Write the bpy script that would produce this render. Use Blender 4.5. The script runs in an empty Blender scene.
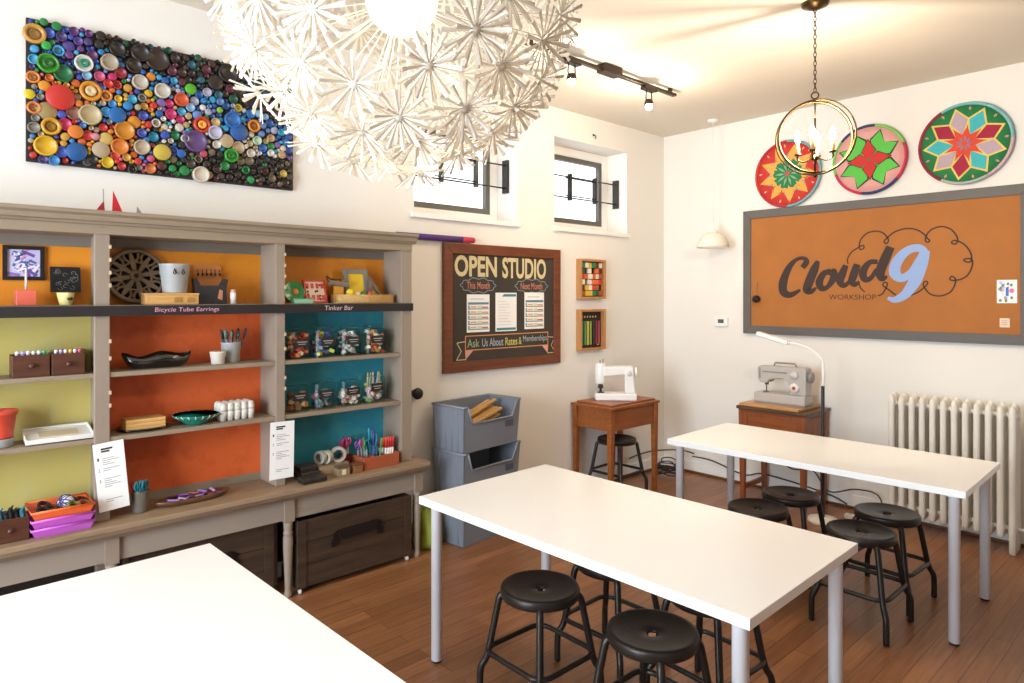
import bpy, math, random
from mathutils import Matrix, Vector
R = math.radians
random.seed(7)
COL = bpy.context.scene.collection
PI = math.pi

# ------------------------------------------------------------------ materials
def hexc(h):
    h = h.lstrip('#')
    c = [int(h[i:i+2], 16)/255 for i in (0, 2, 4)]
    return tuple(x/12.92 if x <= .04045 else ((x+.055)/1.055)**2.4 for x in c) + (1,)
MATS = {}
def mat(name, col, rough=.5, metal=0, var=.08, scale=8, bump=0, coat=0, emit=None, es=0, bscale=60, spec=.5):
    """procedural surface: base colour gently mottled by noise, optional bump"""
    if name in MATS: return MATS[name]
    m = bpy.data.materials.new(name); m.use_nodes = True
    nt = m.node_tree; b = nt.nodes['Principled BSDF']
    c = hexc(col)
    b.inputs['Roughness'].default_value = rough; b.inputs['Metallic'].default_value = metal
    b.inputs['Specular IOR Level'].default_value = spec
    if coat: b.inputs['Coat Weight'].default_value = coat; b.inputs['Coat Roughness'].default_value = .1
    tc = nt.nodes.new('ShaderNodeTexCoord')
    n = nt.nodes.new('ShaderNodeTexNoise'); n.inputs['Scale'].default_value = scale; n.inputs['Detail'].default_value = 4
    nt.links.new(tc.outputs['Object'], n.inputs['Vector'])
    mx = nt.nodes.new('ShaderNodeMix'); mx.data_type = 'RGBA'
    mx.inputs[6].default_value = tuple(x*(1-var) for x in c[:3])+(1,)
    mx.inputs[7].default_value = tuple(min(1, x*(1+var)) for x in c[:3])+(1,)
    nt.links.new(n.outputs['Fac'], mx.inputs[0]); nt.links.new(mx.outputs[2], b.inputs['Base Color'])
    if bump:
        n2 = nt.nodes.new('ShaderNodeTexNoise'); n2.inputs['Scale'].default_value = bscale; n2.inputs['Detail'].default_value = 5
        nt.links.new(tc.outputs['Object'], n2.inputs['Vector'])
        bp = nt.nodes.new('ShaderNodeBump'); bp.inputs['Strength'].default_value = bump; bp.inputs['Distance'].default_value = .01
        nt.links.new(n2.outputs['Fac'], bp.inputs['Height']); nt.links.new(bp.outputs['Normal'], b.inputs['Normal'])
    if emit:
        b.inputs['Emission Color'].default_value = hexc(emit); b.inputs['Emission Strength'].default_value = es
    MATS[name] = m; return m
def wood(name, c1, c2, rough=.45, axis='y', scale=1, bump=.15):
    """wood grain: noise stretched along one axis"""
    if name in MATS: return MATS[name]
    m = bpy.data.materials.new(name); m.use_nodes = True
    nt = m.node_tree; b = nt.nodes['Principled BSDF']; b.inputs['Roughness'].default_value = rough
    tc = nt.nodes.new('ShaderNodeTexCoord'); mp = nt.nodes.new('ShaderNodeMapping')
    s = [14*scale, 14*scale, 14*scale]; s['xyz'.index(axis)] = 1.2*scale
    mp.inputs['Scale'].default_value = s
    n = nt.nodes.new('ShaderNodeTexNoise'); n.inputs['Scale'].default_value = 3; n.inputs['Detail'].default_value = 6; n.inputs['Roughness'].default_value = .65
    r = nt.nodes.new('ShaderNodeValToRGB'); r.color_ramp.elements[0].color = hexc(c1); r.color_ramp.elements[1].color = hexc(c2)
    r.color_ramp.elements[0].position = .3; r.color_ramp.elements[1].position = .7
    L = nt.links.new
    L(tc.outputs['Object'], mp.inputs['Vector']); L(mp.outputs['Vector'], n.inputs['Vector']); L(n.outputs['Fac'], r.inputs['Fac'])
    L(r.outputs['Color'], b.inputs['Base Color'])
    bp = nt.nodes.new('ShaderNodeBump'); bp.inputs['Strength'].default_value = bump; bp.inputs['Distance'].default_value = .004
    L(n.outputs['Fac'], bp.inputs['Height']); L(bp.outputs['Normal'], b.inputs['Normal'])
    MATS[name] = m; return m
def glass(name, tint='#ffffff', gloss=.12, rough=.05):
    if name in MATS: return MATS[name]
    m = bpy.data.materials.new(name); m.use_nodes = True
    nt = m.node_tree; nt.nodes.clear()
    o = nt.nodes.new('ShaderNodeOutputMaterial'); t = nt.nodes.new('ShaderNodeBsdfTransparent'); g = nt.nodes.new('ShaderNodeBsdfGlossy')
    t.inputs['Color'].default_value = hexc(tint); g.inputs['Roughness'].default_value = rough
    f = nt.nodes.new('ShaderNodeFresnel'); f.inputs['IOR'].default_value = 1.45
    ad = nt.nodes.new('ShaderNodeMath'); ad.operation = 'MULTIPLY'; ad.inputs[1].default_value = .55
    x = nt.nodes.new('ShaderNodeMixShader'); L = nt.links.new
    ge = nt.nodes.new('ShaderNodeNewGeometry'); fb = nt.nodes.new('ShaderNodeMath'); fb.operation = 'SUBTRACT'; fb.inputs[0].default_value = 1    # reflect on outer faces only
    mu = nt.nodes.new('ShaderNodeMath'); mu.operation = 'MULTIPLY'; L(ge.outputs['Backfacing'], fb.inputs[1])
    L(f.outputs['Fac'], ad.inputs[0]); L(ad.outputs['Value'], mu.inputs[0]); L(fb.outputs['Value'], mu.inputs[1]); L(mu.outputs['Value'], x.inputs['Fac'])
    L(t.outputs[0], x.inputs[1]); L(g.outputs[0], x.inputs[2]); L(x.outputs[0], o.inputs['Surface'])
    MATS[name] = m; return m
def translucent(name, col, f=.45):
    m = bpy.data.materials.new(name); m.use_nodes = True
    nt = m.node_tree; nt.nodes.clear()
    o = nt.nodes.new('ShaderNodeOutputMaterial'); d = nt.nodes.new('ShaderNodeBsdfDiffuse'); t = nt.nodes.new('ShaderNodeBsdfTranslucent')
    d.inputs['Color'].default_value = hexc(col); t.inputs['Color'].default_value = hexc(col)
    x = nt.nodes.new('ShaderNodeMixShader'); x.inputs['Fac'].default_value = f
    L = nt.links.new; L(d.outputs[0], x.inputs[1]); L(t.outputs[0], x.inputs[2]); L(x.outputs[0], o.inputs['Surface'])
    MATS[name] = m; return m
def emitter(name, col, s):
    m = bpy.data.materials.new(name); m.use_nodes = True
    b = m.node_tree.nodes['Principled BSDF']; b.inputs['Base Color'].default_value = hexc(col)
    b.inputs['Emission Color'].default_value = hexc(col); b.inputs['Emission Strength'].default_value = s
    MATS[name] = m; return m
def distressed(name, base, worn, amount=.5, scale=5, rough=.6, axis=None):
    """painted wood with worn patches"""
    if name in MATS: return MATS[name]
    m = bpy.data.materials.new(name); m.use_nodes = True
    nt = m.node_tree; b = nt.nodes['Principled BSDF']; b.inputs['Roughness'].default_value = rough
    tc = nt.nodes.new('ShaderNodeTexCoord'); mp = nt.nodes.new('ShaderNodeMapping')
    s = [3, 3, 3]
    if axis: s['xyz'.index(axis)] = .5
    mp.inputs['Scale'].default_value = s
    n = nt.nodes.new('ShaderNodeTexNoise'); n.inputs['Scale'].default_value = scale; n.inputs['Detail'].default_value = 7; n.inputs['Roughness'].default_value = .7
    r = nt.nodes.new('ShaderNodeValToRGB'); r.color_ramp.elements[0].color = hexc(base); r.color_ramp.elements[1].color = hexc(worn)
    r.color_ramp.elements[0].position = amount; r.color_ramp.elements[1].position = amount+.25
    L = nt.links.new
    L(tc.outputs['Object'], mp.inputs['Vector']); L(mp.outputs['Vector'], n.inputs['Vector']); L(n.outputs['Fac'], r.inputs['Fac']); L(r.outputs['Color'], b.inputs['Base Color'])
    bp = nt.nodes.new('ShaderNodeBump'); bp.inputs['Strength'].default_value = .15; bp.inputs['Distance'].default_value = .004
    L(n.outputs['Fac'], bp.inputs['Height']); L(bp.outputs['Normal'], b.inputs['Normal'])
    MATS[name] = m; return m
def cm(h, rough=.45): return mat('paint_'+h.lstrip('#'), h, rough)

# ------------------------------------------------------------------ mesh builder
class MB:
    def __init__(s, org=(0, 0, 0)):
        s.v = []; s.f = []; s.fm = []; s.fs = []; s.mats = []; s.cur = 0; s.org = Vector(org); s.M = Matrix()
    def use(s, m):
        if m not in s.mats: s.mats.append(m)
        s.cur = s.mats.index(m); return s
    def at(s, x=0, y=0, z=0, rz=0, rx=0, ry=0):
        s.M = Matrix.Translation((x, y, z)) @ Matrix.Rotation(rz, 4, 'Z') @ Matrix.Rotation(ry, 4, 'Y') @ Matrix.Rotation(rx, 4, 'X'); return s
    def left(s, x=0):      # drawing plane on the left wall: u = +y, v = z, out = +x
        s.M = Matrix(((0, 0, 1, x), (1, 0, 0, 0), (0, 1, 0, 0), (0, 0, 0, 1))); return s
    def back(s, y=0):      # drawing plane on the back wall: u = +x, v = z, out = -y
        s.M = Matrix(((1, 0, 0, 0), (0, 0, -1, y), (0, 1, 0, 0), (0, 0, 0, 1))); return s
    def add(s, vs, fs, sm=False):
        o = len(s.v)
        s.v += [s.M @ Vector(p) - s.org for p in vs]
        for q in fs:
            s.f.append([o+i for i in q]); s.fm.append(s.cur); s.fs.append(sm)
        return s
    def b6(s, x0, x1, y0, y1, z0, z1):
        vs = [(x0,y0,z0),(x1,y0,z0),(x1,y1,z0),(x0,y1,z0),(x0,y0,z1),(x1,y0,z1),(x1,y1,z1),(x0,y1,z1)]
        return s.add(vs, [(3,2,1,0),(4,5,6,7),(0,1,5,4),(1,2,6,5),(2,3,7,6),(3,0,4,7)])
    def box(s, c, d): return s.b6(c[0]-d[0]/2, c[0]+d[0]/2, c[1]-d[1]/2, c[1]+d[1]/2, c[2]-d[2]/2, c[2]+d[2]/2)
    def frus(s, a, b):     # a, b = (x0,x1,y0,y1,z)
        vs = [(q[i], q[j], q[4]) for q in (a, b) for i, j in ((0,2),(1,2),(1,3),(0,3))]
        return s.add(vs, [(3,2,1,0),(4,5,6,7),(0,1,5,4),(1,2,6,5),(2,3,7,6),(3,0,4,7)])
    def lathe(s, prof, n=24, closed=False, sm=True, c=(0, 0, 0)):
        k = len(prof); vs = []; fs = []
        for r, z in prof:
            for i in range(n):
                a = 2*PI*i/n; vs.append((c[0]+r*math.cos(a), c[1]+r*math.sin(a), c[2]+z))
        for j in range(k if closed else k-1):
            j2 = (j+1) % k
            for i in range(n):
                i2 = (i+1) % n; fs.append((j*n+i, j*n+i2, j2*n+i2, j2*n+i))
        if not closed:
            if prof[0][0] > 1e-6: fs.append(list(range(n))[::-1])
            if prof[-1][0] > 1e-6: fs.append([(k-1)*n+i for i in range(n)])
        return s.add(vs, fs, sm)
    def cyl(s, c, r, h, n=20, r2=None): return s.lathe([(r, 0), (r if r2 is None else r2, h)], n, c=c)
    def ball(s, c, r, n=14, sz=1):
        k = n//2
        return s.lathe([(max(1e-7, r*math.sin(PI*i/k)), -r*sz*math.cos(PI*i/k)) for i in range(k+1)], n, c=c)
    def tube(s, pts, r, n=8, closed=False, sub=0):
        pts = [Vector(p) for p in pts]
        if sub: pts = smooth(pts, sub, closed)
        m = len(pts); rs = r if isinstance(r, (list, tuple)) else [r]*m
        if len(rs) != m: rs = [rs[min(len(rs)-1, int(i*(len(rs)-1)/(m-1)+.5))] for i in range(m)]
        vs = []; fs = []; nrm = None
        for i, p in enumerate(pts):
            if closed: t = pts[(i+1) % m]-pts[i-1]
            else: t = pts[min(i+1, m-1)]-pts[max(i-1, 0)]
            t = t.normalized() if t.length > 1e-9 else Vector((0, 0, 1))
            if nrm is None:
                nrm = t.cross(Vector((0, 0, 1)) if abs(t.z) < .9 else Vector((1, 0, 0))).normalized()
            else:
                nrm = (nrm - t*nrm.dot(t)).normalized()
            bn = t.cross(nrm)
            for k in range(n):
                a = 2*PI*k/n; vs.append(p + (nrm*math.cos(a)+bn*math.sin(a))*rs[i])
        for i in range(m if closed else m-1):
            i2 = (i+1) % m
            for k in range(n):
                k2 = (k+1) % n; fs.append((i*n+k, i*n+k2, i2*n+k2, i2*n+k))
        if not closed: fs += [list(range(n))[::-1], [(m-1)*n+k for k in range(n)]]
        return s.add(vs, fs, True)
    def prism(s, p2, z0, z1):
        n = len(p2)
        ar = sum(p2[i][0]*p2[(i+1) % n][1]-p2[(i+1) % n][0]*p2[i][1] for i in range(n))
        if ar < 0: p2 = p2[::-1]
        vs = [(x, y, z0) for x, y in p2]+[(x, y, z1) for x, y in p2]
        fs = [list(range(n))[::-1], list(range(n, 2*n))]+[(i, (i+1) % n, n+(i+1) % n, n+i) for i in range(n)]
        return s.add(vs, fs)
    def ribbon(s, p2, w, z0, z1, sub=6, closed=False):   # painted stroke, width list w
        P = smooth([Vector((x, y, 0)) for x, y in p2], sub, closed); m = len(P)
        ws = w if isinstance(w, (list, tuple)) else [w, w]
        vs = []; fs = []
        for i, p in enumerate(P):
            t = (P[(i+1) % m]-P[i-1]) if closed else P[min(i+1, m-1)]-P[max(i-1, 0)]
            t.normalize(); nn = Vector((-t.y, t.x, 0))
            q = i/(m-1)*(len(ws)-1); j = min(int(q), len(ws)-2); wd = (ws[j]+(ws[j+1]-ws[j])*(q-j))/2
            for sg in (-1, 1):
                for z in (z0, z1): vs.append((p.x+nn.x*wd*sg, p.y+nn.y*wd*sg, z))
        for i in range(m if closed else m-1):
            a = i*4; b = ((i+1) % m)*4
            fs += [(a+1, b+1, b+3, a+3), (a, a+2, b+2, b), (a, b, b+1, a+1), (a+2, a+3, b+3, b+2)]
        if not closed: fs += [(0, 1, 3, 2), ((m-1)*4, (m-1)*4+2, (m-1)*4+3, (m-1)*4+1)]
        return s.add(vs, fs)
    def rect(s, u0, u1, v0, v1, z0, z1): return s.b6(u0, u1, v0, v1, z0, z1)
    def frame(s, u0, u1, v0, v1, w, z0, z1):   # picture-frame border (four mitred bars)
        for q in ([(u0,v0),(u1,v0),(u1-w,v0+w),(u0+w,v0+w)], [(u1,v0),(u1,v1),(u1-w,v1-w),(u1-w,v0+w)],
                  [(u1,v1),(u0,v1),(u0+w,v1-w),(u1-w,v1-w)], [(u0,v1),(u0,v0),(u0+w,v0+w),(u0+w,v1-w)]):
            s.prism(q, z0, z1)
        return s
    def text(s, body, u0, v0, w, h, z, th=.001, shear=0, bold=0, slope=0):
        cu = bpy.data.curves.new('txt', 'FONT'); cu.body = body; cu.shear = shear; cu.offset = bold; cu.resolution_u = 4
        o = bpy.data.objects.new('txt', cu); COL.objects.link(o)
        me = o.evaluated_get(bpy.context.evaluated_depsgraph_get()).to_mesh()
        vs = [tuple(v.co) for v in me.vertices]; fs = [tuple(p.vertices) for p in me.polygons]
        bpy.data.objects.remove(o); bpy.data.curves.remove(cu)
        if not vs: return s
        x0 = min(v[0] for v in vs); x1 = max(v[0] for v in vs); y0 = min(v[1] for v in vs); y1 = max(v[1] for v in vs)
        kx = w/(x1-x0); ky = h/(y1-y0)
        return s.add([(u0+(x-x0)*kx, v0+(y-y0)*ky+slope*(x-x0)*kx, z) for x, y, _ in vs], fs)
    def build(s, name, m=None, parent=None, bev=0, loc=None, rz=0):
        me = bpy.data.meshes.new(name); me.from_pydata([tuple(v) for v in s.v], [], s.f)
        if s.mats:
            for q in s.mats: me.materials.append(q)
            me.polygons.foreach_set('material_index', s.fm)
        elif m: me.materials.append(m)
        me.polygons.foreach_set('use_smooth', s.fs); me.update()
        o = bpy.data.objects.new(name, me); COL.objects.link(o)
        if parent: o.parent = parent
        if loc is not None: o.location = loc
        o.rotation_euler.z = rz
        if bev:
            b = o.modifiers.new('bevel', 'BEVEL'); b.width = bev; b.segments = 2; b.limit_method = 'ANGLE'; b.angle_limit = R(40)
        return o
def smooth(P, sub, closed=False):     # Catmull-Rom
    P = [Vector(p) for p in P]; m = len(P); out = []
    for i in range(m if closed else m-1):
        g = (lambda k: P[k % m]) if closed else (lambda k: P[max(0, min(m-1, k))])
        a, b, c, d = g(i-1), g(i), g(i+1), g(i+2)
        for j in range(sub):
            t = j/sub
            out.append(.5*((2*b)+(c-a)*t+(2*a-5*b+4*c-d)*t*t+(3*b-a-3*c+d)*t**3))
    if not closed: out.append(P[-1])
    return out
def tag(o, label, cat, group=None):
    o['label'] = label; o['category'] = cat
    if group: o['group'] = group
    return o
def thing(name, label, cat, loc=(0, 0, 0), rz=0, group=None):
    o = bpy.data.objects.new(name, None); COL.objects.link(o); o.empty_display_size = .1
    o.location = loc; o.rotation_euler.z = rz
    return tag(o, label, cat, group)
def struct(o): o['kind'] = 'structure'; return o
def dup(root, loc, rz=0, label=None, group=None):
    r = root.copy(); COL.objects.link(r); r.location = loc; r.rotation_euler.z = rz
    if label: r['label'] = label
    if group: r['group'] = group
    for ch in list(root.children):
        c = ch.copy(); COL.objects.link(c); c.parent = r
        for g in list(ch.children):
            d = g.copy(); COL.objects.link(d); d.parent = c
    return r
# measured outlines (metres, in the plane of the wall)
CAPS_BIG = [(0.44, 2.873, 0.0455, 'd9a048'), (0.491, 2.746, 0.0446, '3f9a2c'), (0.634, 2.781, 0.0401, 'e8e6dc'), (0.741, 2.81, 0.0394, 'b5a58c'), (0.551, 2.713, 0.0408, '0f6b3c'), (0.539, 2.597, 0.0596, 'd8352b'), (0.663, 2.654, 0.0478, 'e8962a'), (0.66, 2.537, 0.0492, 'c9b184'), (0.488, 2.524, 0.0417, 'a8905c'), (0.503, 2.454, 0.0404, 'e2a42c'), (0.482, 2.36, 0.0474, 'e8b41e'), (0.604, 2.349, 0.0442, '1f5c9c'), (0.808, 2.487, 0.0461, 'd98a1c'), (0.852, 2.538, 0.031, 'e8962a'), (0.786, 2.402, 0.0398, 'e07b28'), (0.706, 2.375, 0.0392, 'c2a98a'), (0.728, 2.433, 0.0303, 'd8b560'), (0.884, 2.414, 0.0375, 'c4ae92'), (0.977, 2.401, 0.0414, 'd8bc4a'), (0.735, 2.319, 0.0273, 'ecc51e'), (1.169, 2.311, 0.0429, 'e0d3bd'), (1.142, 2.486, 0.0591, '64487e'), (1.173, 2.578, 0.043, 'd9442c'), (1.24, 2.548, 0.0368, 'c9c4dc'), (1.369, 2.572, 0.048, '2e62ae'), (1.302, 2.511, 0.0372, 'cbb08a'), (1.369, 2.487, 0.0343, 'c8ad88'), (1.327, 2.435, 0.0374, '3fae38'), (1.119, 2.76, 0.0294, '63c02c'), (1.073, 2.694, 0.0357, 'de5a2c'), (1.021, 2.608, 0.0273, 'd02c6a'), (0.559, 2.474, 0.0292, 'd82c64'), (0.6, 2.445, 0.0324, 'e8812c'), (0.877, 2.743, 0.0374, 'c9bca8'), (0.98, 2.72, 0.0382, 'd8cdbb'), (0.479, 2.64, 0.0258, 'ee9a28'), (0.435, 2.673, 0.0284, 'ec8a3a'), (0.594, 2.535, 0.0324, '9c6654'), (0.438, 2.531, 0.0285, 'e8863a'), (0.423, 2.592, 0.0227, 'ecd020'), (0.728, 2.645, 0.0272, 'e88a2c'), (0.775, 2.558, 0.0397, '1e6ab0'), (0.843, 2.652, 0.0217, '38a8d0'), (1.454, 2.621, 0.0348, 'e8902c'), (0.485, 2.828, 0.0201, '38b048'), (0.533, 2.818, 0.0261, '4aa6dc'), (0.648, 2.728, 0.0208, '8fb8dc'), (0.702, 2.737, 0.0241, 'd85a80'), (0.791, 2.772, 0.0276, 'a02c3c'), (1.335, 2.632, 0.0443, '2c72c0'), (1.245, 2.605, 0.0234, 'd8b878'), (0.927, 2.783, 0.0221, 'e8902c'), (0.955, 2.876, 0.057, '3a2a22'), (0.85, 2.82, 0.0372, '33261f'), (0.877, 2.889, 0.0437, '2f2620'), (0.777, 2.887, 0.0367, '2a2220'), (1.245, 2.82, 0.0402, '32281f'), (1.31, 2.885, 0.0508, '2c2420'), (1.472, 2.541, 0.0244, 'bcd8b0'), (1.628, 2.373, 0.0215, 'e0c458'), (1.551, 2.567, 0.0212, 'c8a070'), (1.445, 2.759, 0.0452, '2a2422'), (1.377, 2.797, 0.0343, '33302c'), (0.67, 2.83, 0.0239, '6a3a6a'), (0.575, 2.851, 0.0264, '5a4a94'), (0.497, 2.891, 0.0231, '3a58b8'), (0.545, 2.887, 0.0233, '4a3c74'), (0.438, 2.756, 0.0228, '58b0e0'), (0.606, 2.778, 0.0206, '3c5cb0'), (0.651, 2.438, 0.0238, 'd83a30'), (0.768, 2.358, 0.0214, 'd84436'), (0.683, 2.436, 0.018, 'd88a94'), (0.438, 2.439, 0.0256, '8a8478'), (0.822, 2.613, 0.0216, '2f86c8'), (0.728, 2.564, 0.0242, '3c96cc'), (0.941, 2.478, 0.0253, '1f8aa8'), (1.036, 2.421, 0.0257, '3858b8'), (1.089, 2.323, 0.026, '1f8c48'), (1.043, 2.502, 0.0226, '148050'), (0.927, 2.313, 0.0252, 'd87c3c'), (1.213, 2.314, 0.02, 'c8a67c'), (1.006, 2.736, 0.0192, 'd0d0d8'), (1.15, 2.627, 0.023, '6a8cd0'), (1.369, 2.709, 0.0206, 'e0cc38'), (1.269, 2.677, 0.0168, '88c040'), (1.253, 2.486, 0.0218, 'e8dccc'), (1.181, 2.674, 0.0165, 'ece4dc'), (1.073, 2.41, 0.0227, '2c68b8'), (0.843, 2.299, 0.0217, '3a302a'), (0.67, 2.322, 0.0239, '2c2824'), (0.651, 2.312, 0.0209, '78706a'), (0.515, 2.297, 0.0231, '3f8cd0'), (0.545, 2.341, 0.0262, '4456b0'), (0.473, 2.297, 0.0201, '4a3e7a'), (1.56, 2.338, 0.0213, '7a6a50'), (1.437, 2.315, 0.0208, '2a9c58'), (1.294, 2.374, 0.0237, '2f8a40'), (1.089, 2.493, 0.0195, 'e4d8c0'), (1.181, 2.425, 0.0199, 'd05070')]
L_C = [(1.369, 1.893), (1.401, 1.939), (1.378, 1.97), (1.316, 1.96), (1.252, 1.891), (1.206, 1.775), (1.21, 1.694), (1.27, 1.67), (1.351, 1.711)]
L_l = [(1.494, 1.944), (1.465, 1.876), (1.422, 1.772), (1.404, 1.711), (1.439, 1.698), (1.482, 1.727)]
L_o = [(1.601, 1.863), (1.539, 1.839), (1.505, 1.771), (1.525, 1.722), (1.572, 1.735), (1.617, 1.803), (1.622, 1.854), (1.601, 1.863), (1.576, 1.838), (1.642, 1.823)]
L_u1 = [(1.71, 1.902), (1.683, 1.835), (1.666, 1.777), (1.691, 1.742), (1.731, 1.767), (1.771, 1.833)]
L_u2 = [(1.794, 1.907), (1.771, 1.833), (1.755, 1.775), (1.779, 1.75), (1.81, 1.774)]
L_d1 = [(1.941, 1.919), (1.883, 1.916), (1.837, 1.848), (1.849, 1.79), (1.892, 1.797), (1.933, 1.862)]
L_d2 = [(2.03, 2.028), (1.993, 1.941), (1.959, 1.845), (1.971, 1.793), (2.008, 1.808)]
L_n1 = [(2.26, 1.976), (2.215, 2.01), (2.138, 1.99), (2.074, 1.914), (2.059, 1.834), (2.103, 1.793), (2.167, 1.831), (2.215, 1.916), (2.246, 1.977)]
L_n2 = [(2.26, 1.992), (2.236, 1.9), (2.195, 1.776), (2.131, 1.674), (2.059, 1.631), (2.012, 1.647)]
L_cloud = [(1.726, 1.91), (1.723, 1.952), (1.752, 2.001), (1.802, 2.035), (1.837, 2.05), (1.843, 2.03), (1.818, 2.018), (1.809, 2.045), (1.821, 2.097), (1.865, 2.141), (1.926, 2.153), (1.978, 2.136), (2.009, 2.098), (2.015, 2.072), (2.0, 2.054), (1.986, 2.071), (2.008, 2.098), (2.059, 2.138), (2.131, 2.157), (2.202, 2.144), (2.25, 2.109), (2.273, 2.076), (2.287, 2.06), (2.276, 2.048), (2.26, 2.062), (2.268, 2.1), (2.298, 2.137), (2.358, 2.155), (2.417, 2.132), (2.454, 2.08), (2.459, 2.045), (2.446, 2.025), (2.425, 2.032), (2.428, 2.047), (2.456, 2.047), (2.501, 2.017), (2.535, 1.963), (2.542, 1.918), (2.53, 1.895), (2.502, 1.902), (2.5, 1.917), (2.542, 1.915), (2.545, 1.866), (2.52, 1.807), (2.482, 1.778), (2.446, 1.771), (2.43, 1.769), (2.412, 1.779), (2.424, 1.799), (2.446, 1.779), (2.441, 1.734), (2.411, 1.684), (2.351, 1.66), (2.291, 1.674), (2.257, 1.716), (2.246, 1.747), (2.26, 1.767), (2.275, 1.756), (2.26, 1.731), (2.215, 1.689), (2.159, 1.663)]
L_cloud2 = [(2.066, 1.666), (2.037, 1.69), (2.008, 1.714), (1.978, 1.739), (1.986, 1.763), (2.008, 1.755), (2.0, 1.723), (1.971, 1.674), (1.941, 1.663)]
L_cloud3 = [(1.849, 1.691), (1.818, 1.724), (1.805, 1.766)]
# ------------------------------------------------------------------ shared materials
WALL = mat('plaster_white', '#e8e3db', .85, var=.015, scale=3, bump=.05, bscale=90)
CEIL = mat('ceiling_plaster', '#e0d6c6', .9, var=.015, scale=2, bump=.08, bscale=40)
TRIMW = mat('white_trim', '#eeece8', .5, var=.02)
BLACKM = mat('black_metal', '#2a2622', .35, .3, var=.15, bump=.05)
BLACKP = mat('black_plastic', '#141315', .45)
GREIGE = distressed('greige_paint', '#8f7e69', '#6f5a48', .56, 5, axis='y')
GREIGE_V = distressed('greige_paint_upright', '#908070', '#786553', .6, 5, axis='z')
COUNTER = distressed('worn_counter', '#957d62', '#7c654e', .5, 6, .5, 'y')
BOARDK = mat('blackboard_strip', '#1d1516', .7)
WHITE = mat('white_laminate', '#f4f2ee', .22, var=.01, spec=.5)
WHITEM = mat('white_enamel', '#f3f6fa', .35, var=.02)
CREAMM = mat('radiator_paint', '#e6e0d4', .45, var=.03)
STEEL = mat('galvanised_steel', '#b9bcba', .4, .35, var=.15, scale=15)
BRASS = mat('antique_brass', '#4f3d22', .35, .9, var=.15)
PAPER = mat('paper', '#f0eeea', .8, var=.02)
CORK = mat('cork_orange', '#a9692f', .8, var=.14, scale=5, bump=.1, bscale=200)
GREYP = mat('grey_plastic', '#7b8089', .4, var=.05)
WOODW = wood('light_wood', '#b98445', '#d8ac6c', .5, 'y')
WOODD = wood('crate_wood', '#2b1e15', '#4c3827', .6, 'y', .7)
WOODO = wood('oak_orange', '#7d4018', '#a5602a', .35, 'x', .8)
WOODM = wood('mahogany_frame', '#5a2a14', '#7d4223', .4, 'y')
INK = mat('dark_ink', '#2a2a2c', .8)
GREYINK = mat('grey_ink', '#9a9a9c', .8)
CHALK = mat('cream_chalk', '#d2c090', .95, var=.25, scale=90)

# floor planks
def floor_mat():
    m = bpy.data.materials.new('floor_planks'); m.use_nodes = True
    nt = m.node_tree; b = nt.nodes['Principled BSDF']; L = nt.links.new
    tc = nt.nodes.new('ShaderNodeTexCoord'); mp = nt.nodes.new('ShaderNodeMapping'); mp.inputs['Rotation'].default_value = (0, 0, R(90))
    br = nt.nodes.new('ShaderNodeTexBrick'); br.inputs['Scale'].default_value = 1
    br.inputs['Brick Width'].default_value = 1.3; br.inputs['Row Height'].default_value = .085; br.inputs['Mortar Size'].default_value = .0012
    br.inputs['Color1'].default_value = hexc('#a26f49'); br.inputs['Color2'].default_value = hexc('#875a39'); br.inputs['Mortar'].default_value = hexc('#3a2416')
    br.offset = .37
    L(tc.outputs['Object'], mp.inputs['Vector']); L(mp.outputs['Vector'], br.inputs['Vector'])
    m2 = nt.nodes.new('ShaderNodeMapping'); m2.inputs['Scale'].default_value = (30, 1.6, 1); L(tc.outputs['Object'], m2.inputs['Vector'])
    n = nt.nodes.new('ShaderNodeTexNoise'); n.inputs['Scale'].default_value = 2; n.inputs['Detail'].default_value = 6; L(m2.outputs['Vector'], n.inputs['Vector'])
    mx = nt.nodes.new('ShaderNodeMix'); mx.data_type = 'RGBA'; mx.blend_type = 'MULTIPLY'; mx.inputs[0].default_value = .8
    r = nt.nodes.new('ShaderNodeValToRGB'); r.color_ramp.elements[0].color = (.55, .5, .46, 1); r.color_ramp.elements[1].color = (1.1, 1.08, 1.05, 1)
    r.color_ramp.elements[0].position = .25; r.color_ramp.elements[1].position = .7
    L(n.outputs['Fac'], r.inputs['Fac']); L(br.outputs['Color'], mx.inputs[6]); L(r.outputs['Color'], mx.inputs[7]); L(mx.outputs[2], b.inputs['Base Color'])
    b.inputs['Roughness'].default_value = .33
    bp = nt.nodes.new('ShaderNodeBump'); bp.inputs['Strength'].default_value = .25; bp.inputs['Distance'].default_value = .002
    L(br.outputs['Fac'], bp.inputs['Height']); bp.invert = True; L(bp.outputs['Normal'], b.inputs['Normal'])
    return m

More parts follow.
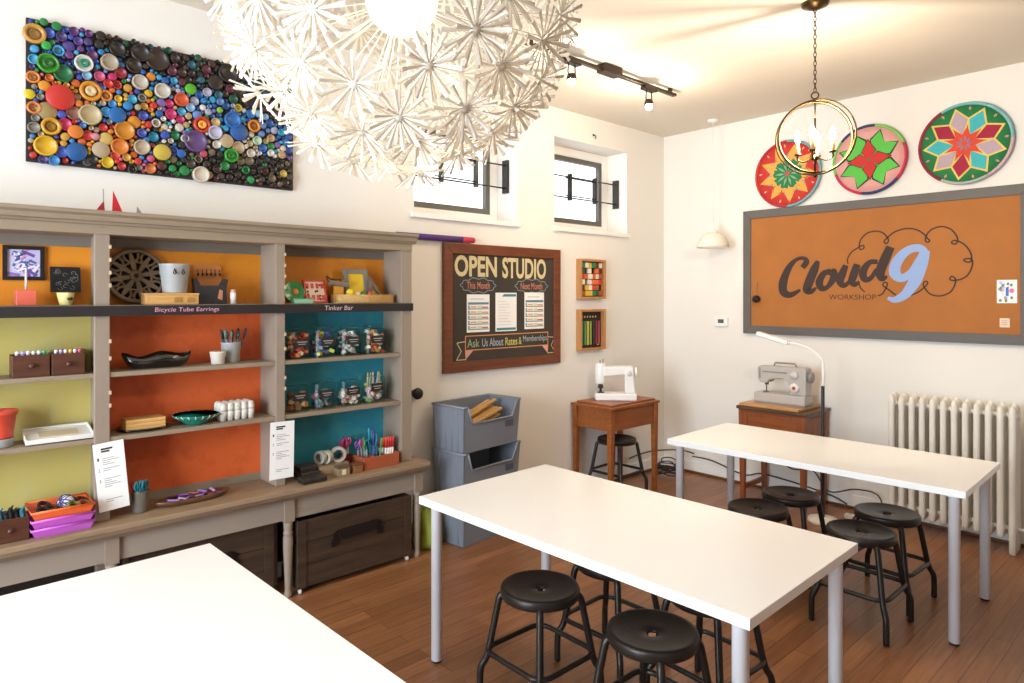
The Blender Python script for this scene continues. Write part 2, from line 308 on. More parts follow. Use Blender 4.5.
# ------------------------------------------------------------------ the room
XR, YF, YB, HC = 5.4, -2.4, 5.47, 3.21
struct(MB().b6(-.3, XR+.2, YF-.2, YB+.2, -.1, 0).build('floor', floor_mat()))
struct(MB().b6(-.3, XR+.2, YF-.2, YB+.2, HC, HC+.1).build('ceiling', CEIL))
WIN = [(2.557, 3.513), (3.93, 4.888)]; WZ0, WZ1 = 2.23, 2.975
w = MB(); w.b6(-.3, 0, YF, YB, 0, WZ0); w.b6(-.3, 0, YF, YB, WZ1, HC)
ys = [YF, WIN[0][0], WIN[0][1], WIN[1][0], WIN[1][1], YB]
for i in (0, 2, 4): w.b6(-.3, 0, ys[i], ys[i+1], WZ0, WZ1)
struct(w.build('wall_left', WALL))
struct(MB().b6(-.3, XR+.2, YB, YB+.2, 0, HC).build('wall_back', WALL))
struct(MB().b6(XR, XR+.2, YF-.2, YB, 0, HC).build('wall_right', mat('plaster_taupe', '#958a80', .85, var=.03, scale=3, bump=.05)))  # unseen wall, plaster darkened to cut bounce light on right-facing sides
FX0, FX1, FZ0, FZ1 = 1.2, 3.4, .2, 2.9     # shop window behind the viewpoint
w = MB(); w.b6(-.3, XR, YF-.2, YF, 0, FZ0); w.b6(-.3, XR, YF-.2, YF, FZ1, HC); w.b6(-.3, FX0, YF-.2, YF, FZ0, FZ1); w.b6(FX1, XR, YF-.2, YF, FZ0, FZ1)
struct(w.build('wall_front', WALL))
struct(MB().b6(0, .014, YF, YB, .0, .11).build('baseboard_left', TRIMW, bev=.004))
struct(MB().b6(.014, XR, YB-.014, YB, .0, .11).build('baseboard_back', TRIMW, bev=.004))
struct(MB().b6(.028, XR, YB-.028, YB-.0145, 0, .022).build('trim_1', wood('shoe_wood', '#5a3820', '#7a5030', .4, 'x'), bev=.004))
struct(MB().b6(.0145, .028, YF, YB-.028, 0, .022).build('trim_2', MATS['shoe_wood'], bev=.004))
GLASS = glass('window_glass')
for k, (a, b) in enumerate(WIN):
    m = MB().left(-.28)
    m.frame(a+.001, b-.001, WZ0+.001, WZ1-.001, .075, 0, .05)
    f = struct(m.build('window_%d' % (k+1), TRIMW, bev=.004))
    MB().left(-.28).frame(a+.077, b-.077, WZ0+.077, WZ1-.077, .042, .005, .045).build('sash', mat('grey_sash', '#5f5c56', .5), f)
    MB().b6(-.265, -.261, a+.1, b-.1, WZ0+.1, WZ1-.1).build('pane', GLASS, f)
    MB().b6(-.23, .025, a-.03 if k == 0 else a-.01, b+.02, WZ0-.035, WZ0-.0005).build('sill', TRIMW, f, bev=.004)
    # black iron security grille: two overlapping pairs of rods with flat uprights
    g = thing('window_grille', ['black iron window grille partly hidden by the big white flower lamp', 'black iron window grille in the window near the room corner'][k], 'window bars', (-.12, b, 2.6))
    o = (-.12, b, 2.6)
    for z in (2.51, 2.69): MB(o).tube([(-.12, a+.002, z), (-.12, b-.002, z)], .006).build('rod', BLACKM, g)
    for z in (2.525, 2.675): MB(o).tube([(-.105, a+.25, z), (-.105, b-.31, z)], .005).build('rod', BLACKM, g)
    for y in (a+.31, b-.32): MB(o).b6(-.13, -.095, y-.012, y+.012, 2.485, 2.715).build('upright', BLACKM, g)
    MB(o).b6(-.15, -.09, b-.022, b-.001, 2.47, 2.73).build('wall_bracket', BLACKM, g)
m = MB().b6(FX0, FX1, YF-.15, YF-.05, FZ0, FZ0+.06); m.b6(FX0, FX1, YF-.15, YF-.05, FZ1-.06, FZ1)
for x in (FX0, 2.27, FX1-.06): m.b6(x, x+.06, YF-.15, YF-.05, FZ0+.06, FZ1-.06)
f = struct(m.build('window_3', TRIMW)); MB().b6(FX0+.06, FX1-.06, YF-.105, YF-.1, FZ0+.06, FZ1-.06).build('pane', GLASS, f)

# ------------------------------------------------------------------ the shelving hutch on the left wall
HO = (.15, 1.12, 0)
hutch = thing('hutch', 'long distressed greige shelving hutch with orange, yellow and teal backs along the left wall', 'shelf unit', HO)
def H(): return MB(HO)
ZCT = .615      # counter surface
FXX = .24                                        # front plane of the uprights
POST = [(-.16, -.10), (.64, .704), (1.494, 1.547), (2.30, 2.378)]
BAYS = [(-.10, .64), (.704, 1.494), (1.547, 2.30)]
for i, (a, b) in enumerate(POST):
    m = H()
    if i == 1: m.b6(.02, FXX-.02, a+.024, b, ZCT+.001, 1.99); m.b6(FXX-.02, FXX, a, b, ZCT+.001, 1.99)
    else: m.b6(.02, FXX, a, b, ZCT+.001, 1.99)
    m.build('upright', GREIGE_V, hutch, bev=.004)
    m = H()                                      # notched shelf-pin strips on the inner edges
    if i < 3:
        for z in (.72, .86, 1.14, 1.2, 1.36, 1.44, 1.7, 1.76, 1.82, 1.88): m.b6(FXX-.01, FXX+.002, b-.006, b+.005, z, z+.018)
        m.build('pin_notches', mat('pale_wood_chip', '#c9b08f', .7), hutch)
H().b6(.02, FXX+.006, -.16, 2.378, 1.945, 1.99).build('top_rail', GREIGE, hutch, bev=.003)
m = H()
prof = [(0, 1.99), (FXX+.012, 1.99), (FXX+.018, 2.0), (FXX+.03, 2.005), (FXX+.034, 2.025), (FXX+.05, 2.036), (FXX+.05, 2.052), (0, 2.052)]
m.M = Matrix(((1, 0, 0, 0), (0, 0, -1, 0), (0, 1, 0, 0), (0, 0, 0, 1)))     # profile in x,z swept along y
m.prism(prof, .2, -2.40); m.build('crown', GREIGE, hutch)
H().b6(.01, .0199, -.16, 2.378, ZCT+.001, 1.99).build('backing', GREIGE_V, hutch)
H().b6(.002, .012, -.16, 2.378, .06, .54).build('shade_back', mat('dark_shade_back', '#241a14', .7), hutch)  # added board, its dark colour stands in for the shade above the crates
ORG = distressed('orange_back', '#e08a1c', '#cf7614', .5, 3, .55)
BACKS = [distressed('yellow_back', '#c2b062', '#b8b07c', .5, 3, .55), distressed('rust_back', '#d8602a', '#c04c1c', .5, 3, .55), distressed('teal_back', '#2a8fa6', '#4a9f9c', .5, 2.2, .5)]
for i, (a, b) in enumerate(BAYS):
    if i == 0: b = .664
    H().b6(.02, .026, a, b, 1.605, 1.895).build('back_panel', ORG, hutch)
    H().b6(.02, .026, a, b, .66, 1.585).build('back_panel', BACKS[i], hutch)
    H().b6(.02, .03, a, b, ZCT+.001, .66).build('back_rail', GREIGE, hutch); H().b6(.02, .034, a, b, 1.895, 1.945).build('back_rail', mat('grey_rail', '#7d7468', .6), hutch)
    for z in (1.0, 1.302):
        s_ = H().b6(.026, FXX-(.0205 if i == 0 else .006), a, b, z-.022, z).build('shelf', GREIGE, hutch, bev=.002)
    H().b6(.026, FXX-(.0205 if i == 0 else 0), a, b, 1.585, 1.617).build('shelf', GREIGE, hutch)
ST = H().b6(FXX+.0005, FXX+.014, -.16, 2.38, 1.566, 1.614).build('sign_strip', BOARDK, hutch)
ST['label'] = 'dark strip board with handwritten shelf titles'
m = MB(HO).left(FXX+.0146); m.use(mat('pink_chalk', '#d79bb0', .9, var=.2, scale=80)).text('Bicycle Tube Earrings', .89, 1.577, .30, .027, 0, shear=.1); m.build('lettering', None, ST)
m = MB(HO).left(FXX+.0146); m.use(mat('pale_chalk', '#cbb3b3', .9, var=.2, scale=80)).text('Tinker Bar', 1.775, 1.578, .18, .026, 0, shear=.1)
m.build('lettering', None, ST)
H().b6(.0, .345, -.25, 2.45, ZCT-.028, ZCT).build('countertop', COUNTER, hutch, bev=.005)
m = H(); m.M = Matrix(((1, 0, 0, 0), (0, 0, -1, 0), (0, 1, 0, 0), (0, 0, 0, 1)))
m.prism([(.02, .587), (.335, .587), (.328, .570), (.31, .556), (.3, .545), (.285, .54), (.02, .54)], .24, -2.44); m.build('counter_moulding', GREIGE, hutch)
GREYB = distressed('apron_paint', '#948779', '#7c6a59', .58, 5, axis='y')
LEGY = [-.17, .705, 1.555, 2.405]
for y in LEGY:
    m = H(); m.b6(.232, .282, y-.028, y+.028, .42, .54)
    m.lathe([(.0, 0), (.017, 0), (.02, .012), (.021, .025), (.017, .035), (.0165, .05), (.019, .12), (.026, .28), (.0265, .33), (.022, .345), (.026, .352), (.026, .36), (.021, .368), (.024, .39), (.025, .42)], 20, c=(.257, y, 0))
    m.build('leg', GREIGE_V, hutch)
    m = H(); m.b6(.02, .06, y-.025, y+.025, 0, .54); m.build('leg', GREIGE_V, hutch, bev=.004)
for a, b in zip(LEGY, LEGY[1:]):
    H().b6(.248, .266, a+.028, b-.028, .43, .54).build('apron', GREYB, hutch)
H().b6(.06, .25, 2.39, 2.42, .43, .54).build('apron', GREYB, hutch)

# rolling crates under it
def crate(y0, y1, x1, label):
    o = (.13, (y0+y1)/2, 0); t = thing('rolling_crate', label, 'crate', o, group='wooden crates under the hutch')
    m = MB(o); x0 = .065; z0, z1 = .035, .412; q = .014
    for k in range(3):
        za = z0+(z1-z0)*k/3; zb = z0+(z1-z0)*(k+1)/3-.003
        m.b6(x1-q, x1, y0, y1, za, zb); m.b6(x0, x0+q, y0, y1, za, zb)
        m.b6(x0+q, x1-q, y0, y0+q, za, zb); m.b6(x0+q, x1-q, y1-q, y1, za, zb)
    m.b6(x0+q, x1-q, y0+q, y1-q, z0, z0+q)
    m.build('box', WOODD, t, bev=.002)
    for y in (y0+.0, y1-.05): MB(o).b6(x1, x1+.006, y, y+.05, z0, z1-.003).build('corner_batten', WOODD, t)
    yc = (y0+y1)/2; IRON = mat('dark_iron', '#211a17', .55, .4)
    m = MB(o).left(x1); m.prism([(yc-.13, .275), (yc-.125, .31), (yc+.125, .315), (yc+.13, .28), (yc+.1, .262), (yc-.1, .255)], .002, .024)
    m.prism([(yc-.17, .22), (yc-.135, .22), (yc-.125, .27), (yc-.125, .31), (yc-.16, .29), (yc-.155, .265), (yc-.17, .255)], 0, .008)
    m.prism([(yc+.17, .225), (yc+.135, .225), (yc+.125, .275), (yc+.125, .315), (yc+.16, .295), (yc+.155, .27), (yc+.17, .26)], 0, .008)
    h = m.build('handle', IRON, t); h['label'] = 'dark cast iron pull handle'
    for x in (x0+.03, x1-.015):
        for y in (y0+.02, y1-.02):
            m = MB(o); m.at(x, y-.007, .0165, rx=R(-90)).lathe([(.0, 0), (.013, 0), (.0165, .003), (.0165, .011), (.013, .014), (0, .014)], 14)
            m.at().b6(x-.01, x+.01, y-.01, y+.01, .031, .036); m.build('caster', mat('pale_caster', '#cfc9c0', .5), t)
crate(1.60, 2.345, .278, 'brown wooden rolling crate with dark iron handle, under the teal end of the hutch')
crate(.79, 1.495, .205, 'brown wooden rolling crate set further back, half hidden by the front white table')
# ------------------------------------------------------------------ goods on the hutch
ZA, ZB_, ZC, ZT = .6155, 1.0025, 1.3025, 1.6175       # counter, lower shelf, upper shelf, top shelf (surface heights)
ZB_ = 1.0005; ZC = 1.3025

# top shelf, left bay
o = (.075, .40, ZT+.11)
t = thing('framed_picture', 'purple and blue abstract picture in a black frame on the top shelf', 'picture', (.04, .40, ZT+.115))
m = MB(t.location).left(.0265); m.frame(.322, .478, ZT+.115, ZT+.272, .017, 0, .014); m.build('frame', BLACKP, t)
m = MB(t.location).left(.0265).use(cm('#c9bede')); m.rect(.339, .461, ZT+.132, ZT+.255, 0, .006)
rr = random.Random(3)
for q in range(34):
    u = rr.uniform(.344, .45); v = rr.uniform(ZT+.14, ZT+.245); a = rr.uniform(0, PI); l = rr.uniform(.02, .055); wd = rr.uniform(.006, .016)
    m.use(cm(rr.choice(['#34628e', '#6a4f9a', '#e9dff2', '#8d6fb4', '#2c4a6e', '#d98fb6', '#f3eef7'])))
    du, dv = math.cos(a)*l/2, math.sin(a)*l/2
    P = lambda u_, v_: (min(.4605, max(.3395, u_)), min(ZT+.2545, max(ZT+.1325, v_)))
    m.prism([P(u-du-dv*wd*20, v-dv+du*wd*20), P(u-du+dv*wd*20, v-dv-du*wd*20), P(u+du+dv*wd*20, v+dv-du*wd*20), P(u+du-dv*wd*20, v+dv+du*wd*20)], .006, .0063+q*.00003)
m.build('painting', None, t)
t = thing('candle_cube', 'salmon red cube block with a thin white stick on the top shelf', 'candle', (.14, .395, ZT))
MB(t.location).b6(.1, .175, .357, .433, ZT, ZT+.07).build('cube', mat('salmon_wax', '#d4614c', .5), t, bev=.004)
MB(t.location).tube([(.135, .397, ZT+.07), (.133, .397, ZT+.165)], .0045).build('stick', cm('#ead7dc'), t)
t = thing('small_canvas', 'small black canvas with grey swirls leaning above the yellow pot', 'picture', (.05, .556, ZT))
m = MB(t.location).at(.07, .556, ZT+.062, rz=R(4), ry=R(-6)).use(BLACKP); m.box((0, 0, .058), (.016, .12, .118))
m.use(cm('#6c6a66'))
for q in range(16):
    a = rr.uniform(0, 6.28); cy = rr.uniform(-.042, .042); cz = rr.uniform(.015, .1)
    m.tube([(.0085, cy+.012*math.cos(a+i*.8)*(1-i*.08), cz+.011*math.sin(a+i*.8)*(1-i*.08)) for i in range(7)], .0014, 5)
m.b6(-.02, .008, -.012, .012, -.06, 0)
m.build('canvas', None, t)
t = thing('yellow_pot', 'small pale yellow pot with a dark leaf under the small black picture', 'pot', (.14, .545, ZT))
m = MB(t.location).lathe([(0, 0), (.022, 0), (.026, .01), (.034, .045), (.036, .058), (.032, .058), (.028, .02), (0, .012)], 20, c=(.14, .545, ZT)); m.build('pot', cm('#e6d68e'), t)
m = MB(t.location).at(.165, .557, ZT+.03, rz=R(20)); m.ball((0, 0, 0), .014, 10, .6); m.build('leaf', cm('#3a2c22'), t)

# top shelf, middle bay
t = thing('carved_disc', 'round carved brown wooden disc with pierced star pattern leaning on the top shelf', 'ornament', (.08, .852, ZT))
CARV = mat('carved_wood', '#7a644b', .6, var=.2, bump=.3)
m = MB(t.location); F = Matrix.Translation((.055, .852, ZT+.141)) @ Matrix.Rotation(R(-8), 4, 'Y') @ Matrix(((0, 0, 1, 0), (1, 0, 0, 0), (0, 1, 0, 0), (0, 0, 0, 1)))
m.M = F; m.lathe([(.118, 0), (.138, 0), (.138, .018), (.133, .022), (.122, .022), (.118, .018)], 44, closed=True)
m.lathe([(.012, 0), (.03, 0), (.03, .016), (.012, .016)], 20, closed=True); m.lathe([(.066, .002), (.076, .002), (.076, .015), (.066, .015)], 30, closed=True)
for q in range(8):
    a = q*PI/4+.2; m.M = F @ Matrix.Rotation(a, 4, 'Z'); m.prism([(.028, -.008), (.07, -.013), (.119, -.007), (.119, .007), (.07, .013), (.028, .008)], .001, .016)
    m.tube([(.07, .008, .009), (.09, .03, .01), (.116, .034, .01)], .007, 6, sub=3); m.tube([(.07, -.008, .009), (.09, -.03, .01), (.116, -.034, .01)], .007, 6, sub=3)
m.build('carved_ring', CARV, t)
m = MB(t.location); m.M = F; m.cyl((0, 0, -.004), .12, .004, 40); b_ = m.build('backing', cm('#1f1712'), t)
t = thing('wooden_box', 'long pale wooden box under the metal bucket on the top shelf', 'box', (.14, .975, ZT))
MB(t.location).b6(.105, .21, .862, 1.105, ZT, ZT+.047).build('box', WOODW, t, bev=.003)
MB(t.location).b6(.103, .212, .86, 1.107, ZT+.0475, ZT+.057).build('lid', WOODW, t, bev=.002)
for y in (.99, 1.05):
    MB(t.location).b6(.21, .214, y, y+.035, ZT+.012, ZT+.036).build('inlay', cm('#a5763c'), t)
ZK = ZT+.0575
def bucket(loc, r0, r1, h, label, handles=True, name='metal_bucket', group=None):
    t = thing(name, label, 'bucket', loc, group=group); m = MB(loc)
    m.lathe([(0, .003), (r0, 0), (r0+.003, .003), (r0*.35+r1*.65, h*.6), (r0*.3+r1*.7+.002, h*.62), (r1, h-.006), (r1+.003, h-.003), (r1+.003, h), (r1, h+.002), (r1-.003, h-.002), (r0, .008), (0, .006)], 28, c=loc)
    m.build('body', STEEL, t)
    if handles:
        m = MB(loc)
        for dy in (-.02, .02):
            m.at(loc[0]+r1*.93, loc[1]+dy, loc[2]+h*.74); m.tube([(.006, 0, .012), (.01, -.006, -.008), (.012, 0, -.014), (.01, .006, -.008)], .0035, 6, closed=True)
        m.build('lug', BLACKM, t)
    return t
bucket((.157, 1.005, ZK), .052, .07, .145, 'galvanised metal bucket on the wooden box on the top shelf')
t = thing('earring_rack', 'pale orange card with a row of dark drop earrings behind the black holder', 'jewellery display', (.06, 1.2, ZT))
m = MB(t.location).at(.05, 1.2, ZT, ry=R(-4)); m.box((0, 0, .105), (.006, .14, .21)); m.build('card', mat('peach_card', '#d58a4e', .7), t)
for k in range(6):
    y = 1.145+.022*k; m = MB(t.location)
    m.tube([(.064, y, ZT+.186), (.067, y, ZT+.17), (.068, y, ZT+.165)], .0016, 5); m.ball((.07, y, ZT+.158), .0065, 8, 1.4); m.build('earring', cm('#2b2320'), t)
t = thing('cutout_holder', 'black and grey mottled holder with two horn-like corners on the top shelf', 'holder', (.15, 1.178, ZT))
m = MB(t.location).left(.13)
m.prism([(1.095, ZT), (1.262, ZT), (1.258, ZT+.075), (1.266, ZT+.128), (1.25, ZT+.134), (1.228, ZT+.098), (1.13, ZT+.096), (1.108, ZT+.136), (1.092, ZT+.132), (1.1, ZT+.075)], 0, .035)
m.build('body', mat('mottled_black', '#26262a', .5, var=.9, scale=40), t)
m = MB(t.location).left(.1655); m.prism([(1.212, ZT+.03), (1.236, ZT+.02), (1.238, ZT+.07), (1.222, ZT+.078)], 0, .001); m.build('patch', cm('#b77b57'), t)
t = thing('spool_tube', 'small white tube with a pinkish cap right of the black holder', 'tube', (.15, 1.297, ZT))
MB(t.location).cyl((.15, 1.297, ZT), .016, .062, 18).build('tube', cm('#e4ddd8'), t)
MB(t.location).cyl((.15, 1.297, ZT+.062), .0165, .016, 18, .012).build('cap', cm('#d49a8e'), t)

# top shelf, right bay
t = thing('green_dish', 'green round dish with an orange spot propped beside the red card on the top shelf', 'dish', (.12, 1.65, ZT))
m = MB(t.location); F = Matrix.Translation((.12, 1.645, ZT+.062)) @ Matrix.Rotation(R(-18), 4, 'Y') @ Matrix(((0, 0, 1, 0), (1, 0, 0, 0), (0, 1, 0, 0), (0, 0, 0, 1)))
m.M = F; m.lathe([(0, 0), (.04, 0), (.062, .014), (.064, .018), (.06, .018), (.038, .006), (0, .006)], 28); m.build('dish', mat('green_glaze', '#2f8a4a', .25, var=.3, scale=20), t)
m = MB(t.location); m.M = F; m.ball((.012, .004, .008), .02, 12, .3); m.build('spot', cm('#d98a3c'), t)
t = thing('pale_green_tin', 'small pale green flat tin lying in front of the green dish', 'tin', (.19, 1.67, ZT)); MB(t.location).b6(.165, .215, 1.61, 1.725, ZT, ZT+.02).build('tin', cm('#8fbf9a'), t, bev=.003); MB(t.location).b6(.163, .217, 1.608, 1.727, ZT+.0202, ZT+.027).build('lid', cm('#7fb38c'), t, bev=.002)
t = thing('patterned_card', 'red and cream patterned card in a red frame leaning on the top shelf', 'picture', (.1, 1.79, ZT))
m = MB(t.location).at(.13, 1.785, ZT+.004, rz=R(6), ry=R(-14)).use(cm('#d9c2a8')); m.box((0, 0, .067), (.004, .13, .125))
m.use(cm('#c33a34'))
for q in range(8): m.box((.0025, -.05+.1*(q % 4)/3, .03+.07*(q//4)), (.003, .02, .03))
m.use(cm('#6e2a26'))
for q in range(9): m.ball((.003, rr.uniform(-.055, .055), rr.uniform(.015, .12)), .007, 8, 1)
m.build('print', None, t)
m = MB(t.location).at(.13, 1.785, ZT+.004, rz=R(6), ry=R(-14))
for y in (-.066, .066): m.box((0, y, .067), (.012, .01, .14))
for z in (.003, .131): m.box((0, 0, z), (.012, .122, .01))
m.build('frame', cm('#cf3b38'), t)
t = thing('wicker_basket', 'low woven tan wicker basket tray of toys on the top shelf', 'basket', (.14, 2.07, ZT))
WICK = mat('wicker', '#c39a5c', .7, var=.35, scale=70, bump=.6, bscale=120)
m = MB(t.location)
for k in range(5):
    z = ZT+.006+k*.01; m.tube([(.075, 1.89, z), (.205, 1.89, z), (.205, 2.26, z), (.075, 2.26, z)], .0062, 6, closed=True)
m.build('side', WICK, t); MB(t.location).b6(.075, .205, 1.89, 2.26, ZT, ZT+.006).build('bottom', WICK, t)
t = thing('gold_panel_frame', 'grey square frame with a bright yellow panel standing in the wicker basket', 'picture frame', (.12, 2.06, ZT+.007))
m = MB(t.location).at(.115, 2.06, ZT+.012, rz=R(-4), ry=R(-10)); fr = [(-.08, .0), (.08, .0), (.08, .175), (-.08, .175)]
for y in (-.065, .065): m.box((0, y, .1), (.02, .03, .2))
for z in (.015, .185): m.box((0, 0, z), (.02, .1, .03))
m.build('frame', cm('#7d7468'), t, bev=.002); m = MB(t.location).at(.115, 2.06, ZT+.012, rz=R(-4), ry=R(-10)); m.box((0, 0, .1), (.006, .1, .14)); m.build('panel', cm('#e0b512'), t)
t = thing('triangle_block', 'brown triangular wooden frame with a yellow face at the right in the wicker basket', 'ornament', (.13, 2.19, ZT+.007))
m = MB(t.location).left(.12); T0 = [(2.132, ZT+.012), (2.25, ZT+.012), (2.135, ZT+.165)]; T1 = [(2.152, ZT+.03), (2.212, ZT+.03), (2.153, ZT+.11)]
for k in range(3): m.prism([T0[k], T0[(k+1) % 3], T1[(k+1) % 3], T1[k]], 0, .022)
m.build('frame', cm('#6d5a4a'), t); m = MB(t.location).left(.122); m.prism(T1, 0, .008); m.build('face', cm('#d6a83c'), t)
for nm, lb, y, c, r in (('toy_ball', 'small yellow toy ball in the wicker basket', 1.985, '#e2c31e', .024), ('toy_ball', 'small green toy ball in the wicker basket', 2.075, '#2f7a3a', .018), ('toy_ball', 'small red toy ball at the right in the wicker basket', 2.118, '#c84a3c', .018), ('toy_ball', 'small cream toy ball between the yellow and green ones in the basket', 2.038, '#e2cfae', .016)):
    t = thing(nm, lb, 'toy', (.165, y, ZT+.0075), group='toy balls in the basket')
    m = MB(t.location); m.ball((.165, y, ZT+.0075+.03+r), r, 16); m.build('ball', cm(c), t); m = MB(t.location); m.cyl((.165, y, ZT+.0075), .008, .034, 10); m.build('foot', cm('#8a6a44'), t)
t = thing('hand_plane', 'small grey metal hand tool with a dark wire lying against the yellow-panel frame', 'tool', (.12, 1.915, ZT+.05))
m = MB(t.location); m.at(.125, 1.93, ZT+.115, rx=R(-6)); m.box((0, 0, 0), (.03, .13, .028)); m.cyl((0, .03, .014), .009, .012, 12); m.build('body', mat('tool_grey', '#7d746a', .4, .5), t, bev=.004)
m = MB(t.location); m.tube([(.125, 1.87, ZT+.115), (.125, 1.85, ZT+.16), (.125, 1.88, ZT+.145), (.125, 1.95, ZT+.14)], .004, 6, sub=5); m.build('wire', cm('#3a2a20'), t)
m = MB(t.location); m.at(.125, 1.93, ZT+.05); m.b6(-.008, .008, -.03, .03, -.0425, .052); m.build('stand', cm('#c98a2c'), t)

# upper shelf, left bay: two drawer boxes of tubes
DRAW = wood('drawer_wood', '#3f2114', '#5c3420', .45, 'y')
def drawer_box(x0, x1, y0, y1, z, h, label, cols, name='drawer_box'):
    o = ((x0+x1)/2, (y0+y1)/2, z); t = thing(name, label, 'box', o, group='little brown drawers on the hutch')
    m = MB(o); q = .007
    m.b6(x0, x1, y0, y1, z, z+q); m.b6(x1-q, x1, y0, y1, z+q, z+h); m.b6(x0, x0+q, y0, y1, z+q, z+h); m.b6(x0+q, x1-q, y0, y0+q, z+q, z+h*.97); m.b6(x0+q, x1-q, y1-q, y1, z+q, z+h*.97)
    m.build('box', DRAW, t, bev=.0015)
    m = MB(o).at(x1, (y0+y1)/2, z+h*.52, ry=R(90)); m.lathe([(.005, 0), (.005, .006), (.011, .01), (.012, .014), (.008, .019), (0, .02)], 16); m.build('knob', cm('#4a2a1a'), t)
    return t, o
t1, o1 = drawer_box(.1, .215, .34, .475, ZC, .098, 'brown drawer box of lilac and green tubes, left one on the upper shelf', 0)
t2, o2 = drawer_box(.1, .215, .482, .608, ZC, .098, 'brown drawer box of violet, amber and pink tubes, right one on the upper shelf', 0)
def tubes(y0, y1, cols, what, z=ZC):
    n = len(cols)
    for k, c in enumerate(cols):
        y = y0+(y1-y0)*(k+.5)/n; loc = (.195, y, z+.0075)
        t = thing('glitter_tube', '%s tube standing in the %s drawer box' % (c[0], what), 'tube', loc, group='tubes in the drawer boxes')
        m = MB(loc); m.lathe([(0, 0), (.0085, 0), (.0085, .088), (.0072, .091)], 12, c=loc); m.build('tube', cm(c[1], .25), t)
        m = MB(loc); m.lathe([(.0074, .0912), (.0074, .104), (.005, .108), (0, .108)], 12, c=loc); m.build('cap', cm(c[1] if k % 2 else '#d8d4dc'), t)
tubes(.349, .466, [('grey', '#9a96a8'), ('lilac', '#a897d8'), ('pale lilac', '#c2bae0'), ('cream', '#d9d4c4'), ('teal', '#4fae9c'), ('green', '#2fa06a')], 'left')
tubes(.491, .599, [('violet', '#9a8ac8'), ('mauve', '#b49ac0'), ('amber', '#e0a83c'), ('gold', '#d8b04a'), ('pink', '#e07a98'), ('rose', '#d8587c')], 'right')
t = thing('tan_folder', 'flat olive brown folder lying behind the two drawer boxes on the upper shelf', 'folder', (.06, .57, ZC))
m = MB(t.location).b6(.032, .09, .5, .635, ZC, ZC+.105); m.build('folder', cm('#6d5b2c'), t, bev=.003); MB(t.location).b6(.0905, .0925, .53, .6, ZC+.06, ZC+.085).build('tab', cm('#9a8a55'), t)

# lower shelf, left bay
t = thing('red_planter', 'red plant pot standing in a silver saucer on the yellow-backed lower shelf', 'plant pot', (.14, .305, ZB_))
o = t.location; m = MB(o).lathe([(0, 0), (.04, 0), (.045, .004), (.05, .035), (.052, .038), (.046, .038), (.042, .008), (0, .006)], 26, c=o); m.build('saucer', STEEL, t)
m = MB(o).lathe([(0, .0385), (.044, .0385), (.047, .05), (.058, .14), (.064, .142), (.065, .158), (.062, .16), (.055, .15), (.045, .06), (0, .055)], 28, c=o); m.build('pot', mat('red_glaze', '#cf4a34', .35), t)
t = thing('white_tray', 'white flat tray with a tan centre tilted on the yellow-backed lower shelf', 'tray', (.14, .535, ZB_))
m = MB(t.location).at(.135, .517, ZB_+.025, ry=R(11)); m.box((0, 0, 0), (.16, .26, .012)); 
for a in ((-.077, 0, .006, .26), (.077, 0, .006, .26)): m.box((a[0], 0, .010), (a[2], a[3], .012))
for y in (-.127, .127): m.box((0, y, .010), (.148, .006, .012))
m.build('tray', cm('#e6e2dc', .35), t, bev=.002); m = MB(t.location).at(.135, .517, ZB_+.025, ry=R(11)); m.box((0, 0, .0075), (.07, .15, .003)); m.build('centre', cm('#cdbb9c'), t)

# counter, left bay
t, o = drawer_box(.13, .285, .262, .392, ZA, .1, 'brown drawer box of dark scraps at the left end of the counter', 0)
for k, c in enumerate(('#20303a', '#2a6a78', '#1d1d20', '#3a3c30', '#23252c', '#2f7080')):
    m = MB(); y = .28+.019*k; loc = (.2+.02*(k % 3-1), y, ZA+.0075); m = MB(loc); m.at(*loc); m.tube([(0, 0, 0), (.004, .004, .05), (-.01, .0, .1), (.02, .006, .115+.01*(k % 2))], [.011, .012, .009, .004], 8, sub=4)
    q = m.build('fabric_scrap', cm(c, .8), loc=loc); tag(q, 'rolled %s fabric scrap in the drawer box at the left end of the counter' % ('dark teal' if c in ('#2a6a78', '#2f7080') else 'blackish'), 'scrap', 'scraps in the counter drawer box')
def tray(z, col, label, x0=.105, x1=.315, y0=.392, y1=.634, h=.036):
    o = ((x0+x1)/2, (y0+y1)/2, z); t = thing('plastic_tray', label, 'tray', o, group='stacked plastic trays on the counter')
    M_ = mat('tray_'+col[1:], col, .3, var=.03); m = MB(o); i = .018; q = .003
    bo = [(x0+i, y0+i), (x1-i, y0+i), (x1-i, y1-i), (x0+i, y1-i)]; to = [(x0+.004, y0+.004), (x1-.004, y0+.004), (x1-.004, y1-.004), (x0+.004, y1-.004)]
    vs = [(x, y, z) for x, y in bo]+[(x, y, z+h) for x, y in to]+[(x+(.003 if x < o[0] else -.003), y+(.003 if y < o[1] else -.003), z+h) for x, y in to]+[(x+(.003 if x < o[0] else -.003), y+(.003 if y < o[1] else -.003), z+q) for x, y in bo]
    fs = [(3, 2, 1, 0)]+[(k, (k+1) % 4, 4+(k+1) % 4, 4+k) for k in range(4)]+[(4+k, 4+(k+1) % 4, 8+(k+1) % 4, 8+k) for k in range(4)]+[(8+k, 8+(k+1) % 4, 12+(k+1) % 4, 12+k) for k in range(4)]+[(12, 13, 14, 15)]
    m.add(vs, fs); m.build('body', M_, t)
    m = MB(o); m.tube([(x0+.004, y0+.004, z+h), (x1-.004, y0+.004, z+h), (x1-.004, y1-.004, z+h), (x0+.004, y1-.004, z+h)], .005, 6, closed=True); m.build('rim', M_, t)
    return t
tray(ZA, '#c05fc4', 'lilac purple plastic tray at the bottom of the tray stack on the counter')
